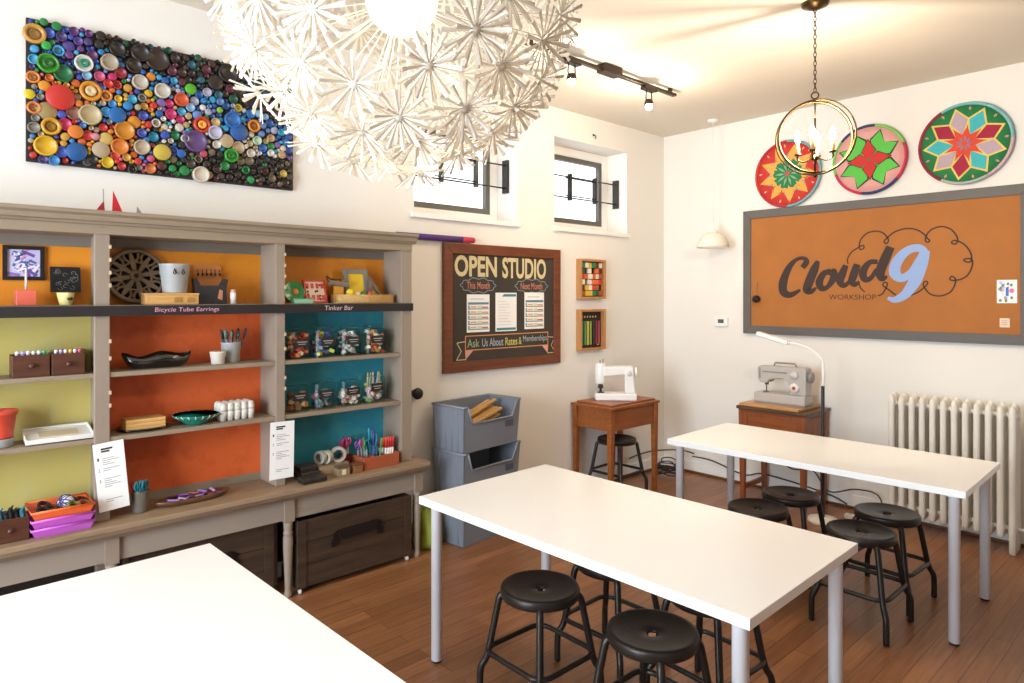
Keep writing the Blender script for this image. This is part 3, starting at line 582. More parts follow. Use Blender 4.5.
tray(ZA+.0375, '#c95fc0', 'lilac purple plastic tray in the middle of the tray stack on the counter')
tray(ZA+.075, '#ea6a34', 'orange plastic tray on top of the tray stack on the counter')
zt = ZA+.0785
loc = (.21, .535, zt); m = MB(loc); m.ball((.21, .535, zt+.033), .033, 18)
YB_ = thing('yarn_ball', 'ball of white and violet yarn in the orange tray', 'yarn', loc); m.build('core', mat('white_yarn', '#d8d4e0', .9, var=.2, scale=60, bump=.5), YB_)
m = MB(loc)
for k in range(9):
    a = k*.7; ax = Vector((math.cos(a), math.sin(a*1.3), math.sin(a))).normalized(); u_ = ax.orthogonal().normalized(); v_ = ax.cross(u_)
    m.tube([Vector((.21, .535, zt+.0335))+(u_*math.cos(2*PI*i/20)+v_*math.sin(2*PI*i/20))*.0335 for i in range(20)], .0022, 5, closed=True)
m.build('strand', cm('#4c3f70', .9), YB_)
for k, (x, y, c, lb) in enumerate([(.17, .46, '#2a2126', 'dark plum'), (.24, .475, '#4a2c1e', 'brown'), (.265, .445, '#1f1c1e', 'black'), (.2, .6, '#5a2a1c', 'russet'), (.26, .6, '#8a4a24', 'copper'), (.15, .56, '#3a2a2c', 'dark brown'), (.25, .56, '#6f7a3a', 'olive')]):
    loc = (x, y, zt); m = MB(); r0 = .018
    m.tube([(r0*math.cos(q*.6)*(1+.15*math.sin(q*1.7)), r0*1.2*math.sin(q*.6), .009+.0035*q % .03) for q in range(22)], .006, 6, sub=2)
    tag(m.build('yarn_skein', cm(c, .9), loc=loc), '%s yarn skein lying in the orange tray' % lb, 'yarn', 'skeins in the orange tray')

# paper signs leaning on the uprights
def sign(y, z, wd, ht, rz, label, x=.262, tilt=0):
    t = thing('paper_sign', label, 'sign', (x, y, z), rz=rz)
    def q(): return MB().at(0, 0, 0, rx=tilt)
    m = q(); m.box((0, 0, ht/2), (.003, wd, ht)); m.build('sheet', PAPER, t)
    m = q(); m.M = m.M @ Matrix(((0, 0, 1, .0016), (1, 0, 0, 0), (0, 1, 0, 0), (0, 0, 0, 1)))
    u0 = -wd/2
    m.use(INK); 
    for k, (a, b, v) in enumerate([(.24, .62, .9), (.24, .52, .865)]): m.rect(u0+a*wd, u0+b*wd, v*ht, v*ht+.008, 0, .0005)
    for k, v in enumerate((.76, .60, .44)): m.text('123'[k], u0+.1*wd, v*ht-.004, .007, .014, .0005)
    m.use(GREYINK)
    for v0, n in ((.77, 4), (.62, 2), (.47, 5), (.16, 2)):
        for j in range(n): m.rect(u0+.26*wd, u0+(.5+.3*((j*7+n) % 3)/2)*wd, (v0-.03*j)*ht, (v0-.03*j)*ht+.003, 0, .0005)
    m.build('printing', None, t)
sign(.722, .664, .125, .318, 0, 'white printed instruction sheet tilted against the upright between yellow and orange bays', .2445, R(5))
sign(1.524, .658, .135, .312, 0, 'white printed instruction sheet upright against the post between orange and teal bays', .2445, R(-1))

# middle bay
t = thing('boat_dish', 'glossy black boat-shaped dish with pale highlights on the upper orange shelf', 'dish', (.14, .93, ZC))
m = MB(t.location); n = 26; vs = []; fs = []
prof = [(.0, .0), (.55, .0), (.8, .35), (1, 1.0), (.93, .97), (.72, .5), (.4, .16), (.0, .14)]
for i in range(n+1):
    q = -1+2*i/n; wd = max(.02, (1-abs(q)**2.6))*.058; hh = .066+.012*math.sin(q*5+.6)+.02*q*q*(1 if q > 0 else .3)
    for sg in (1, -1):
        for a, b in (prof if sg == 1 else prof[::-1]): vs.append((.14+sg*a*wd, .93+q*.158, ZC+b*hh+(1-b)*hh*.8*abs(q)**6))
k = len(prof)*2
for i in range(n):
    for j in range(k): fs.append((i*k+j, (i+1)*k+j, (i+1)*k+(j+1) % k, i*k+(j+1) % k))
fs += [list(range(k)), [n*k+j for j in range(k)][::-1]]
m.add(vs, fs, True); m.build('dish', mat('black_glaze', '#140d0b', .12, var=.2, coat=.8), t)
t = bucket((.165, 1.213, ZC), .03, .038, .065, 'small white metal pail on the upper orange shelf', False, 'white_pail'); t.children[0].data.materials[0] = cm('#d9d2c4')
for k in range(6):
    a = k*1.05; loc = (.165+.018*math.cos(a), 1.213+.018*math.sin(a), ZC+.03); m = MB(); m.ball((0, 0, .028), .012, 10, .9)
    tag(m.build('bead', cm(['#c98a5a', '#d8b48a', '#b5643c'][k % 3]), loc=loc), '%s bead heaped in the small white pail' % ['tan', 'pale', 'rust'][k % 3], 'bead', 'beads in the white pail')
bucket((.115, 1.298, ZC), .04, .05, .108, 'galvanised pail full of brushes on the upper orange shelf', False)
for k in range(14):
    a = k*2.4; rd = .012+.02*((k*5) % 7)/7; loc = (.115+rd*math.cos(a), 1.298+rd*math.sin(a), ZC+.01)
    t = thing('craft_brush', ['dark green', 'steel', 'teal'][k % 3]+' handled brush standing in the galvanised pail', 'brush', loc, group='brushes in the pail')
    tx, ty = math.cos(a)*rd*1.1, math.sin(a)*rd*1.7
    m = MB(); m.tube([(0, 0, 0), (tx*.7, ty*.7, .115)], .0035, 6); m.build('handle', cm(['#2f4a40', '#8d9294', '#3a6a72'][k % 3]), t)
    m = MB(); m.tube([(tx*.7, ty*.7, .115), (tx*.85, ty*.85, .135+.004*(k % 4)), (tx, ty, .155+.006*(k % 4))], [.0035, .008, .005], 8); m.build('head', cm(['#3b2a22', '#6c7a70', '#24302e'][k % 3]), t)
t = thing('dark_plate', 'dark oval plate under the stacked wooden slabs on the lower orange shelf', 'plate', (.135, .868, ZB_))
m = MB(t.location); m.M = Matrix.Translation((.135, .868, ZB_)) @ Matrix.Diagonal((.085, .115, 1, 1)); m.lathe([(0, 0), (.7, 0), (1, .012), (1, .016), (.7, .006), (0, .006)], 36); m.build('plate', mat('dark_slate', '#2a221d', .35), t)
for k in range(3):
    z = ZB_+.0065+k*.0182; o = (.135, .868, z); t = thing('wood_slab', ['bottom', 'middle', 'top'][k]+' pale wooden slab of the pile on the dark plate', 'wood block', o, group='slabs on the dark plate')
    m = MB(o); m.b6(.085, .19, .782, .955, z, z+.0176); m.build('slab', WOODW, t, bev=.002)
t = thing('green_bowl', 'green and white patterned shallow bowl on the lower orange shelf', 'bowl', (.145, 1.11, ZB_))
o = t.location; m = MB(o).use(mat('teal_green_glaze', '#1f7a64', .25, var=.25, scale=14)); m.lathe([(0, .001), (.05, 0), (.052, .005), (.08, .022), (.108, .044), (.112, .05)], 40, c=o)
m.lathe([(.112, .05), (.106, .047), (.078, .025), (.045, .009), (0, .008)], 40, c=o); m.build('bowl', None, t)
m = MB(o).use(cm('#dfe6d8'))
for k in range(20):
    a = k*PI/10; m.at(o.x, o.y, o.z, rz=a); m.tube([(.092, 0, .0335), (.104, .004, .042), (.111, 0, .0495)], .003, 6)
m.build('rim_pattern', None, t)
for k in range(9):
    a = k*2.4; rd = .012*math.sqrt(k)+.01; loc = (.145+rd*math.cos(a), 1.11+rd*1.2*math.sin(a), ZB_+.018); m = MB(); m.M = Matrix.Rotation(k, 4, 'Z'); m.b6(-.012, .012, -.009, .009, 0, .02+.004*(k % 4))
    tag(m.build('glass_tile', cm(['#20392f', '#16201c', '#2c6a4c'][k % 3], .3), loc=loc, bev=.002), ['dark green', 'black', 'mid green'][k % 3]+' tile chip lying in the green patterned bowl', 'tile', 'chips in the green bowl')
t = thing('egg_carton', 'white speckled carton of bumpy cells on the lower orange shelf', 'carton', (.14, 1.307, ZB_))
EGG = mat('speckled_white', '#d0cbc0', .7, var=.35, scale=60)
m = MB(t.location)
for i in range(3):
    for j in range(5): m.at(.1+.04*i, 1.235+.036*j, ZB_); m.lathe([(0, 0), (.014, 0), (.019, .04), (.019, .052), (0, .052)], 12)
m.build('tray', EGG, t); m = MB(t.location)
for i in range(3):
    for j in range(5): m.at(.1+.04*i, 1.235+.036*j, ZB_); m.lathe([(.0195, .0525), (.0195, .066), (.016, .09), (.006, .096), (0, .096)], 12)
m.build('lid', EGG, t)
t = thing('scissor_cup', 'grey metal cup beside the tilted sheet, holding teal and red scissors', 'cup', (.2, .838, ZA))
o = t.location; MB(o).lathe([(0, 0), (.03, 0), (.032, .004), (.038, .1), (.04, .103), (.037, .103), (.03, .008), (0, .008)], 26, c=o).build('cup', mat('pewter', '#8c877d', .4, .6), t)
def scissors(loc, c, label, group, a=0, h=.09, up=True, s=1):
    t = thing('scissors', label, 'scissors', loc, rz=a, group=group)
    m = MB(); m.prism([(-.004, 0), (.004, 0), (.006, h), (-.006, h)], -.001, .001); m.M = Matrix(); t_ = None
    m = MB(); m.M = Matrix(((0, 0, 1, 0), (1, 0, 0, 0), (0, 1, 0, 0), (0, 0, 0, 1))); m.prism([(-.002, 0), (.004, 0), (.007, h), (-.007, h)], -.0015, .0015); m.build('blade', STEEL, t)
    for sg in (-1, 1):
        m = MB(); m.tube([(0, sg*.002, h), (0, sg*.006, h+.012), (0, sg*.022*s, h+.022), (0, sg*.026*s, h+.042), (0, sg*.015*s, h+.055), (0, sg*.005, h+.042), (0, sg*.004, h+.02)], .0042, 6, closed=False, sub=4); m.build('handle', cm(c, .35), t)
for k, (dx, dy, c, n_) in enumerate([(0, -.02, '#b23a34', 'red'), (.01, 0, '#1f7f92', 'teal'), (-.01, .018, '#b5463a', 'brick red'), (.018, -.012, '#2a8a9a', 'pale teal'), (.012, .02, '#17697c', 'deep teal')]):
    scissors((.2+dx, .838+dy, ZA+.009), c, n_+' handled scissors in the grey metal cup by the tilted sheet', 'scissors in the metal cup', .3*k-.5, .085, s=.7)
t = thing('boat_tray', 'long brown wooden boat tray of purple pieces on the counter under the orange back', 'tray', (.2, 1.085, ZA))
m = MB(t.location); m.M = Matrix.Translation((.19, 1.085, ZA)) @ Matrix.Rotation(R(3), 4, 'Z') @ Matrix.Diagonal((.062, .185, 1, 1)); m.lathe([(0, 0), (.75, 0), (.92, .012), (1, .03), (.96, .031), (.85, .014), (.7, .008), (0, .008)], 40); m.build('tray', wood('tray_wood', '#4a2c18', '#70482a', .4, 'y'), t)
for k in range(16):
    y = .96+.25*(k+.5)/16; x = .185+.03*math.sin(k*2.1); c, nm = [('#7a4f9a', 'purple'), ('#9a7ac0', 'lilac'), ('#3a2440', 'dark plum'), ('#8f3a34', 'red'), ('#b79ad0', 'pale lilac')][k % 5]
    m = MB(); m.M = Matrix.Rotation(k*.9, 4, 'Z'); m.box((0, 0, .012+.006*(k % 3)), (.05, .012, .008)); m.ball((.026, 0, .012+.006*(k % 3)), .008, 8, .8)
    tag(m.build('trinket', cm(c, .35), loc=(x, y, ZA+.0085), bev=.002), nm+' trinket piece in the wooden boat tray on the counter', 'trinket', 'pieces in the boat tray')

# right bay: jars and clear bags with black labels
CLEAR = glass('clear_plastic', '#eef5f3', .2, .3)
def container(x, y, z, wd, dp, ht, cols, label, name, cat, group, tall=None):
    o = (x, y, z); t = thing(name, label, cat, o, group=group)
    m = MB(o); q = .012
    def rr_(x0, x1, y0, y1, c): return [(x0+c, y0), (x1-c, y0), (x1, y0+c), (x1, y1-c), (x1-c, y1), (x0+c, y1), (x0, y1-c), (x0, y0+c)]
    m.prism(rr_(x-dp/2, x+dp/2, y-wd/2, y+wd/2, q), z+.001, z+ht*.86)
    if name == 'plastic_jar': m.prism(rr_(x-dp*.42, x+dp*.42, y-wd*.42, y+wd*.42, q), z+ht*.86, z+ht*.9)
    b = m.build('body', CLEAR, t)
    if name == 'plastic_jar':
        m = MB(o); m.lathe([(wd*.40, ht*.9), (wd*.42, ht*.905), (wd*.42, ht*.985), (wd*.40, ht), (0, ht)], 28, c=o); m.build('lid', CLEAR, t)
    else:
        m = MB(o); m.b6(x-.004, x+.004, y-wd*.46, y+wd*.46, z+ht*.86, z+ht); m.build('seal', CLEAR, t)
    g = random.Random(int(y*1000+z*100)); m = MB(o)
    nb = 44
    for k in range(nb):
        m.use(cm(cols[k % len(cols)], .5)); hz = (k/nb)**1.0*ht*(.72 if name == 'plastic_jar' else .52)
        m.at(x+g.uniform(-.34, .34)*dp, y+g.uniform(-.38, .38)*wd, z+.016+hz, rz=g.uniform(0, 3), rx=g.uniform(-.6, .6)); s_ = g.uniform(.7, 1.2)
        m.box((0, 0, 0), (.02*s_, .026*s_, .018*s_))
    if tall:
        for k in range(7): m.use(cm(tall[k % len(tall)])); m.at(); yy = y-wd*.36+wd*.72*k/6; m.tube([(x, yy, z+.06), (x+.004, yy+g.uniform(-.02, .02), z+ht*.98)], .0045, 6)
    m.build('contents', None, t)['kind'] = 'stuff'
    m = MB(o).left(x+dp/2+.0006); lz = z+ht*.38; m.use(mat('label_black', '#1d1a1b', .6)).rect(y-wd*.3, y+wd*.36, lz, lz+ht*.26, 0, .0008)
    m.use(cm('#a9a39a'))
    m.rect(y-wd*.2, y+wd*.25, lz+ht*.15, lz+ht*.175, .0008, .001); m.rect(y-wd*.14, y+wd*.19, lz+ht*.08, lz+ht*.1, .0008, .001)
    m.build('tag', None, t)
JC = [(['#c8402c', '#b5341f', '#d8b28a', '#e07038'], 'red and orange bits, leftmost'), (['#7a7a8c', '#3f4f9a', '#cfc23c', '#a8352c', '#8f8f8f'], 'blue, yellow and grey bits, second from left'), (['#c9bdb4', '#e0d8cf', '#a8443a', '#8f8a86'], 'pale and red bits, third from the left'), (['#a5462c', '#d8783c', '#dcd2bc', '#c98a4c'], 'rust and cream bits, rightmost')]
for k, (y, (c, l)) in enumerate(zip((1.655, 1.815, 1.98, 2.145), JC)):
    container(.155, y, ZC, .135, .11, .178, c, 'clear jar of '+l+' on the upper teal shelf', 'plastic_jar', 'jar', 'clear jars on the upper teal shelf')
BC = [(['#c08a4a', '#d8b27a', '#8a5a30', '#b5763a'], 'tan pieces, leftmost', None), (['#4a5a5c', '#2f3436', '#d08aa0', '#6a7a7a'], 'grey and pink pieces, second from left', None), (['#d8c4b4', '#e8dcd0', '#b57a70'], 'pale beige pieces, third from the left', None), (['#e0c0c0', '#e8a8a8', '#6a9a5a', '#d8c8b0'], 'long pink and green sticks, rightmost', ['#c9a05a', '#8fae6a', '#d88a8a', '#cfc6bc', '#b5b0c0'])]
for k, (y, (c, l, tl)) in enumerate(zip((1.65, 1.815, 1.985, 2.15), BC)):
    container(.155, y, ZB_, .13, .085, .172 if not tl else .19, c, 'clear bag of '+l+' on the lower teal shelf', 'clear_bag', 'bag', 'clear bags on the lower teal shelf', tl)
# counter under the teal back
for k, (x, y, z, w_, d_, h_, lb) in enumerate([(.22, 1.665, ZA, .14, .1, .03, 'flat black tin at the bottom of the pile beside the upright sheet'), (.16, 1.71, ZA, .11, .12, .04, 'black tin behind the flat tin on the counter'), (.16, 1.70, ZA+.0408, .1, .1, .03, 'black tin on top of the rear tin on the counter')]):
    if k == 0: y = 1.69; x = .275; d_ = .08
    t = thing('black_tin', lb, 'tin', (x, y, z), group='black tins on the counter'); m = MB(t.location); m.box((x, y, z+h_*.35), (d_, w_, h_*.7)); m.build('base', cm('#2a221e', .4), t, bev=.003)
    m = MB(t.location); m.box((x, y, z+h_*.85+.0002), (d_+.004, w_+.004, h_*.3)); m.build('lid', cm('#3a302a', .4), t, bev=.003)
def tape(loc, r, wd, rz, label, tilt=90):
    t = thing('tape_roll', label, 'tape', loc, rz=rz, group='tape rolls on the counter')
    m = MB().at(0, -wd/2, r, rx=R(-90)); m.lathe([(r*.66, 0), (r, 0), (r, wd), (r*.66, wd)], 32, closed=True, sm=False); m.build('tape', cm('#a8a294'), t)
    m = MB().at(0, -wd/2, r, rx=R(-90)); m.lathe([(r*.58, .001), (r*.655, .001), (r*.655, wd-.001), (r*.58, wd-.001)], 32, closed=True, sm=False); m.build('core', cm('#7d6a55'), t)
tape((.15, 1.80, ZA+.055), .04, .028, R(20), 'grey tape roll on edge, left of the pair on the counter')
tape((.16, 1.835, ZA+.055), .04, .028, R(20), 'grey tape roll on edge just behind the frontmost roll on the counter')
tape((.165, 1.905, ZA+.055), .046, .03, R(72), 'grey tape roll on edge with its open ring facing out on the counter')
t = thing('tape_box', 'low tan box carrying the tape rolls on the counter', 'box', (.15, 1.86, ZA)); MB(t.location).b6(.08, .205, 1.765, 1.955, ZA, ZA+.048).build('box', cm('#9c8467'), t, bev=.003); MB(t.location).b6(.078, .207, 1.763, 1.957, ZA+.0482, ZA+.0548).build('lid', cm('#8a7358'), t, bev=.002)
for k, (y, w_, c, lb) in enumerate([(1.88, .075, '#8f7a5c', 'small kraft gift box with a cream bow in front of the tape rolls'), (1.975, .06, '#8a5a34', 'small brown round-edged box beside the kraft gift box')]):
    t = thing('gift_box', lb, 'box', (.26, y, ZA)); m = MB(t.location); m.box((.26, y, ZA+.022), (.05, w_, .044)); m.build('box', cm(c), t, bev=.003)
    m = MB(t.location); m.box((.26, y, ZA+.049), (.054, w_+.004, .009)); m.build('lid', cm('#5c4630' if k == 0 else '#6e4426'), t, bev=.002)
    if k == 0: m = MB(t.location); m.box((.286, y, ZA+.022), (.002, .025, .03)); m.build('bow', cm('#d8caa8'), t)
RED = mat('red_brown_box', '#a2502f', .5)
o = (.2, 2.14, ZA); t = thing('marker_box', 'red-brown wooden box full of scissors and markers at the right end of the counter', 'box', o)
m = MB(o); m.b6(.13, .27, 2.02, 2.265, ZA, ZA+.006)
for q in ((.264, .27, 2.02, 2.265), (.13, .136, 2.02, 2.265), (.136, .264, 2.02, 2.026), (.136, .264, 2.259, 2.265)): m.b6(q[0], q[1], q[2], q[3], ZA+.006, ZA+.075)
m.build('box', RED, t, bev=.002)
m = MB(o); 
for y in (2.10, 2.185): m.b6(.1365, .2635, y-.002, y+.002, ZA+.0065, ZA+.07)
m.build('divider', RED, t)
# second box to its left behind
o = (.12, 1.99, ZA); t = thing('marker_box', 'dark red box of pink and purple scissors behind the small brown box', 'box', o); m = MB(o)
m.b6(.06, .125, 1.962, 2.018, ZA, ZA+.006)
for q in ((.119, .125, 1.962, 2.018), (.06, .066, 1.962, 2.018), (.066, .119, 1.962, 1.968), (.066, .119, 2.012, 2.018)): m.b6(q[0], q[1], q[2], q[3], ZA+.006, ZA+.08)
m.build('box', cm('#7a2c2c'), t)
PAL = [('#b8365c', 'crimson'), ('#a83a78', 'magenta'), ('#6a3f8a', 'purple'), ('#c0465a', 'rose'), ('#8a4fa0', 'violet'), ('#b5406e', 'pink')]
for k in range(6):
    c, n_ = PAL[k]; scissors((.078+.03*(k % 2), 1.976+.012*(k//2), ZA+.007), c, n_+' handled scissors in the dark red box on the counter', 'pink and purple scissors', .5*k, .1+.008*(k % 3), s=.7)
for k in range(5):
    c, n_ = [('#7a4fa0', 'violet'), ('#c05a9a', 'pink'), ('#3f9a3c', 'green'), ('#4fb04a', 'bright green'), ('#2c6ab0', 'blue')][k]
    scissors((.17+.02*(k % 3), 2.036+.012*k, ZA+.007), c, n_+' handled scissors in the left compartment of the red-brown box', 'scissors in the red-brown box', .4*k, .1+.01*(k % 2), s=.75)
def pen(loc, body, cap, h, r, label, group, lean=(0, 0)):
    t = thing('marker', label, 'marker', loc, group=group); x, y = lean
    m = MB(); m.tube([(0, 0, 0), (x*.6, y*.6, h*.6)], r, 8); m.build('barrel', cm(body, .3), t)
    m = MB(); m.tube([(x*.6, y*.6, h*.6), (x*.95, y*.95, h*.95), (x, y, h)], [r*1.12, r*1.1, r*.6], 8); m.build('cap', cm(cap, .3), t)
for k in range(9):
    c, n_ = [('#1f6a9a', 'blue'), ('#2a9ab0', 'teal'), ('#3f4f9a', 'indigo'), ('#1f8a5a', 'green'), ('#2fa0c0', 'sky blue'), ('#243a6a', 'navy'), ('#6a4fa0', 'violet'), ('#2c7a8a', 'dark teal'), ('#3a9a6a', 'sea green')][k]
    pen((.155+.03*(k % 3), 2.112+.022*(k//3), ZA+.007), c, c, .165+.02*((k*3) % 4), .0055, n_+' pen in the middle compartment of the red-brown box', 'pens in the red-brown box', (.008*(k % 3-1), .012*((k % 5)-2)))
for k in range(12):
    c, n_ = [('#e0452c', 'red-orange'), ('#ee6a2c', 'orange'), ('#d83a30', 'red')][k % 3]
    pen((.152+.032*(k % 3), 2.197+.016*(k//3), ZA+.007), '#ece6e0', c, .145+.008*(k % 3), .0065, 'white marker with %s cap in the right compartment of the red-brown box' % n_, 'red capped markers in the red-brown box', (.006, .006*(k % 3-1)))

# little sails standing on top of the hutch
ZTOP = 2.0525
for y, h, w_, c, lb in [(.672, .055, .036, '#a3262a', 'small dark red paper sail with a thin mast on top of the hutch'), (.742, .105, .044, '#c4202c', 'taller bright red paper sail on top of the hutch'), (.836, .04, .026, '#9a8f80', 'tiny grey paper sail on top of the hutch')]:
    t = thing('paper_sail', lb, 'ornament', (.2, y, ZTOP), group='sails on the hutch'); sg = 1 if h > .1 else -1
    if y > .8: sg = 1
    m = MB(t.location).left(.198); m.prism([(y-w_/2, ZTOP+.006), (y+w_/2, ZTOP+.006), (y-sg*w_*.4, ZTOP+h)], 0, .004); m.build('sail', cm(c), t)
    m = MB(t.location); m.b6(.185, .215, y-w_/2, y+w_/2, ZTOP, ZTOP+.006); m.build('hull', cm('#5a2020' if y < .8 else '#8a8074'), t)
    if h < .06 and y < .8: m = MB(t.location); m.tube([(.2, y+.014, ZTOP+.006), (.2, y+.012, ZTOP+.11)], .0022, 6); m.build('mast', cm('#9a8a84'), t)
# ------------------------------------------------------------------ on the left wall
# bottle-cap mosaic
MO = (0.02, 1.05, 2.6)
mos = thing('bottle_cap_mosaic', 'wide mosaic of colourful bottle caps on a dark board, high on the left wall', 'artwork', MO)
MB(MO).b6(.0015, .02, .410, 1.690, 2.283, 2.945).build('board', mat('dark_board', '#2a201b', .7), mos)
CAPS_ = list(CAPS_BIG); rg = random.Random(11)
def zone(y, z):
    u = (y-.41)/1.28; v = (z-2.283)/.662
    d = v-(.95-.55*u)               # above the blue diagonal
    if u < .22 and v > .62: return rg.choice(['3a58b8', '4a3c74', '2c4a9a', '5a4a94', '4aa6dc', '6a3a7a', '2f8a4a'])
    if u < .42 and v < .66: return rg.choice(['e8812c', 'd8352b', 'e8b41e', 'c9b184', 'd8a040', 'd85a80', '8a8478', 'e06a2c', '3f8cd0', 'c2a98a', '4456b0'])
    if v > .98-.42*u: return rg.choice(['2a2220', '33281f', '3a2a22', '221c1a', '4a3228', '1f5a3c', '6a2c3c', '2a6a7a'])
    if v < .26 and u > .4: return rg.choice(['2a2422', '33281f', '2f2a26', '4a4038', '1f8c48', '7a6a50', '5a2c2c', '2a2422'])
    if v > .84-.5*u: return rg.choice(['2e62ae', '2f86c8', '38a8d0', '3c5cb0', '6a8cd0', '1f5c9c', 'b8b4c8', '8fb8dc'])
    if v > .5-.3*u: return rg.choice(['e4d8c0', 'ece4dc', '2e62ae', 'd8cdbb', '38a8d0', 'd02c6a', 'c8a878', '2f8a40', '8a6ab0', 'e8dccc'])
    return rg.choice(['1f8aa8', '148050', 'e4d8c0', 'd05070', '3858b8', 'c9bca8', '2a2422', 'e8b41e', '64487e', 'e0d3bd'])
def packs(n, tries, rmin, rmax):
    for _ in range(tries):
        if len(CAPS_) >= n: return
        r = rg.uniform(rmin, rmax); y = rg.uniform(.415+r, 1.685-r); z = rg.uniform(2.288+r*.9, 2.945-r*.4)
        if all((y-a)**2+(z-b)**2 > (r*.95+c*.95)**2 for a, b, c, _h in CAPS_): CAPS_.append((y, z, r, zone(y, z)))
packs(330, 6000, .017, .024); packs(620, 12000, .010, .016); packs(860, 12000, .0075, .0105)
CAPS_.sort(key=lambda c: -c[2])
def darker(h, k): return '%02x%02x%02x' % tuple(int(int(h[i:i+2], 16)*k) for i in (0, 2, 4))
def cap_into(m, y, z, r, c, style, h):
    m.M = Matrix.Translation((.0201, y, z)) @ Matrix(((0, 0, 1, 0), (1, 0, 0, 0), (0, 1, 0, 0), (0, 0, 0, 1)))
    c = darker(c, .86); m.use(cm(c, .4)); n = 18 if r > .02 else 12
    if style == 0: m.lathe([(r, 0), (r, h-.003), (r-.003, h), (0, h)], n)
    elif style == 1: m.lathe([(r, 0), (r, h), (r*.82, h), (r*.78, h-.006), (0, h-.006)], n)
    else:
        m.lathe([(r, 0), (r, h), (r*.72, h), (r*.64, h*.5), (0, h*.5)], n); m.use(cm(darker(c, .7), .4)); m.lathe([(r*.56, h*.5+.0006), (r*.54, h*.5+.003), (r*.3, h*.5+.003), (r*.26, h*.5+.0015), (0, h*.5+.0015)], n)
OVER = {(0.634, 2.781): '1f7a5a', (.491, 2.746): '1f5a1c', (1.173, 2.578): 'e8a03c', (1.327, 2.435): '1f6a1c', (.663, 2.654): 'c9b184'}
rest = MB(MO)
for k, (y, z, r, c) in enumerate(CAPS_):
    st = rg.choice([0, 1, 1, 1, 2]) if r > .02 else rg.choice([0, 0, 1]); h = rg.uniform(.010, .026) if r < .035 else rg.uniform(.018, .034)
    if k < 100:
        m = MB(MO); cap_into(m, y, z, r, c, st, h)
        if (y, z) in OVER: m.use(cm(OVER[(y, z)])); m.lathe([(r*.5, h*.5+.001), (r*.5, h+.002), (r*.3, h+.002), (0, h*.6)], 18)
        m.build('bottle_cap', None, mos)
    else: cap_into(rest, y, z, r, c, st, h)
rest.build('small_caps', None, mos)['kind'] = 'stuff'

# chalkboard
CO = (.0, 3.4, 1.58)
cb = thing('chalkboard', 'large brown-framed chalkboard lettered OPEN STUDIO on the left wall', 'chalkboard', CO)
y0, y1, z0, z1 = 2.79, 3.975, 1.112, 2.038
MB(CO).left(.0).frame(y0, y1, z0, z1, .075, .001, .032).build('frame', WOODM, cb, bev=.004)
MB(CO).b6(.001, .018, y0+.07, y1-.07, z0+.07, z1-.07).build('slate', mat('slate_black', '#3d342b', .85, var=.2, scale=4), cb)
m = MB(CO).left(.0184).use(CHALK)
m.text('OPEN', 2.89, 1.80, .40, .155, 0, bold=.03); m.text('STUDIO', 3.345, 1.795, .47, .16, 0, bold=.03)
m.use(mat('salmon_chalk', '#c77f6c', .95, var=.25, scale=90)); m.text('This Month', 3.0, 1.712, .22, .052, .0001, bold=.008); m.text('Next Month', 3.535, 1.712, .24, .052, .0001, bold=.008)
m.use(mat('blue_chalk', '#7f9094', .95, var=.25, scale=90))
for ca, cb_ in ((3.11, .16), (3.655, .17)):
    m.ribbon([(ca+cb_*1.02*math.cos(2*PI*k/40)*(1+.05*math.cos(10*2*PI*k/40)), 1.738+.052*math.sin(2*PI*k/40)*(1+.12*math.cos(10*2*PI*k/40))) for k in range(40)], .006, 0, .0004, 2, True)
m.use(mat('orange_chalk', '#d8935c', .95, var=.2, scale=90))
m.frame(2.985, 3.84, 1.262, 1.372, .007, 0, .0004)
m.use(CHALK)
for sg, e in ((-1, 2.985), (1, 3.84)):
    m.ribbon([(e, 1.33), (e+sg*.06, 1.325), (e+sg*.075, 1.322)], .006, 0, .0004, 2); m.ribbon([(e+sg*.075, 1.322), (e+sg*.035, 1.262), (e+sg*.078, 1.2)], .006, 0, .0004, 1); m.ribbon([(e+sg*.078, 1.2), (e, 1.2), (e-sg*.01, 1.2)], .006, 0, .0004, 1)
m.use(mat('pink_chalk_solid', '#d79a8c', .95, var=.2, scale=60)); m.prism([(2.985, 1.262), (3.06, 1.262), (2.99, 1.2)], 0, .0004); m.prism([(3.84, 1.262), (3.77, 1.262), (3.835, 1.2)], 0, .0004)
m.use(mat('green_chalk', '#8fa47a', .95, var=.2)); m.text('Ask', 3.005, 1.285, .115, .06, .0001, bold=.012)
m.use(mat('grey_chalk', '#a3aab0', .95, var=.2)); m.text('Us About', 3.145, 1.285, .21, .06, .0001, bold=.01)
m.use(mat('yellow_chalk', '#c8bd62', .95, var=.2)); m.text('Rates', 3.375, 1.283, .125, .06, .0001, bold=.012); m.text('&', 3.515, 1.285, .03, .055, .0001)
m.use(mat('grey_chalk', '#a3aab0')); m.text('Memberships', 3.56, 1.288, .265, .062, .0001, bold=.006)
m.build('chalk_lettering', None, cb)
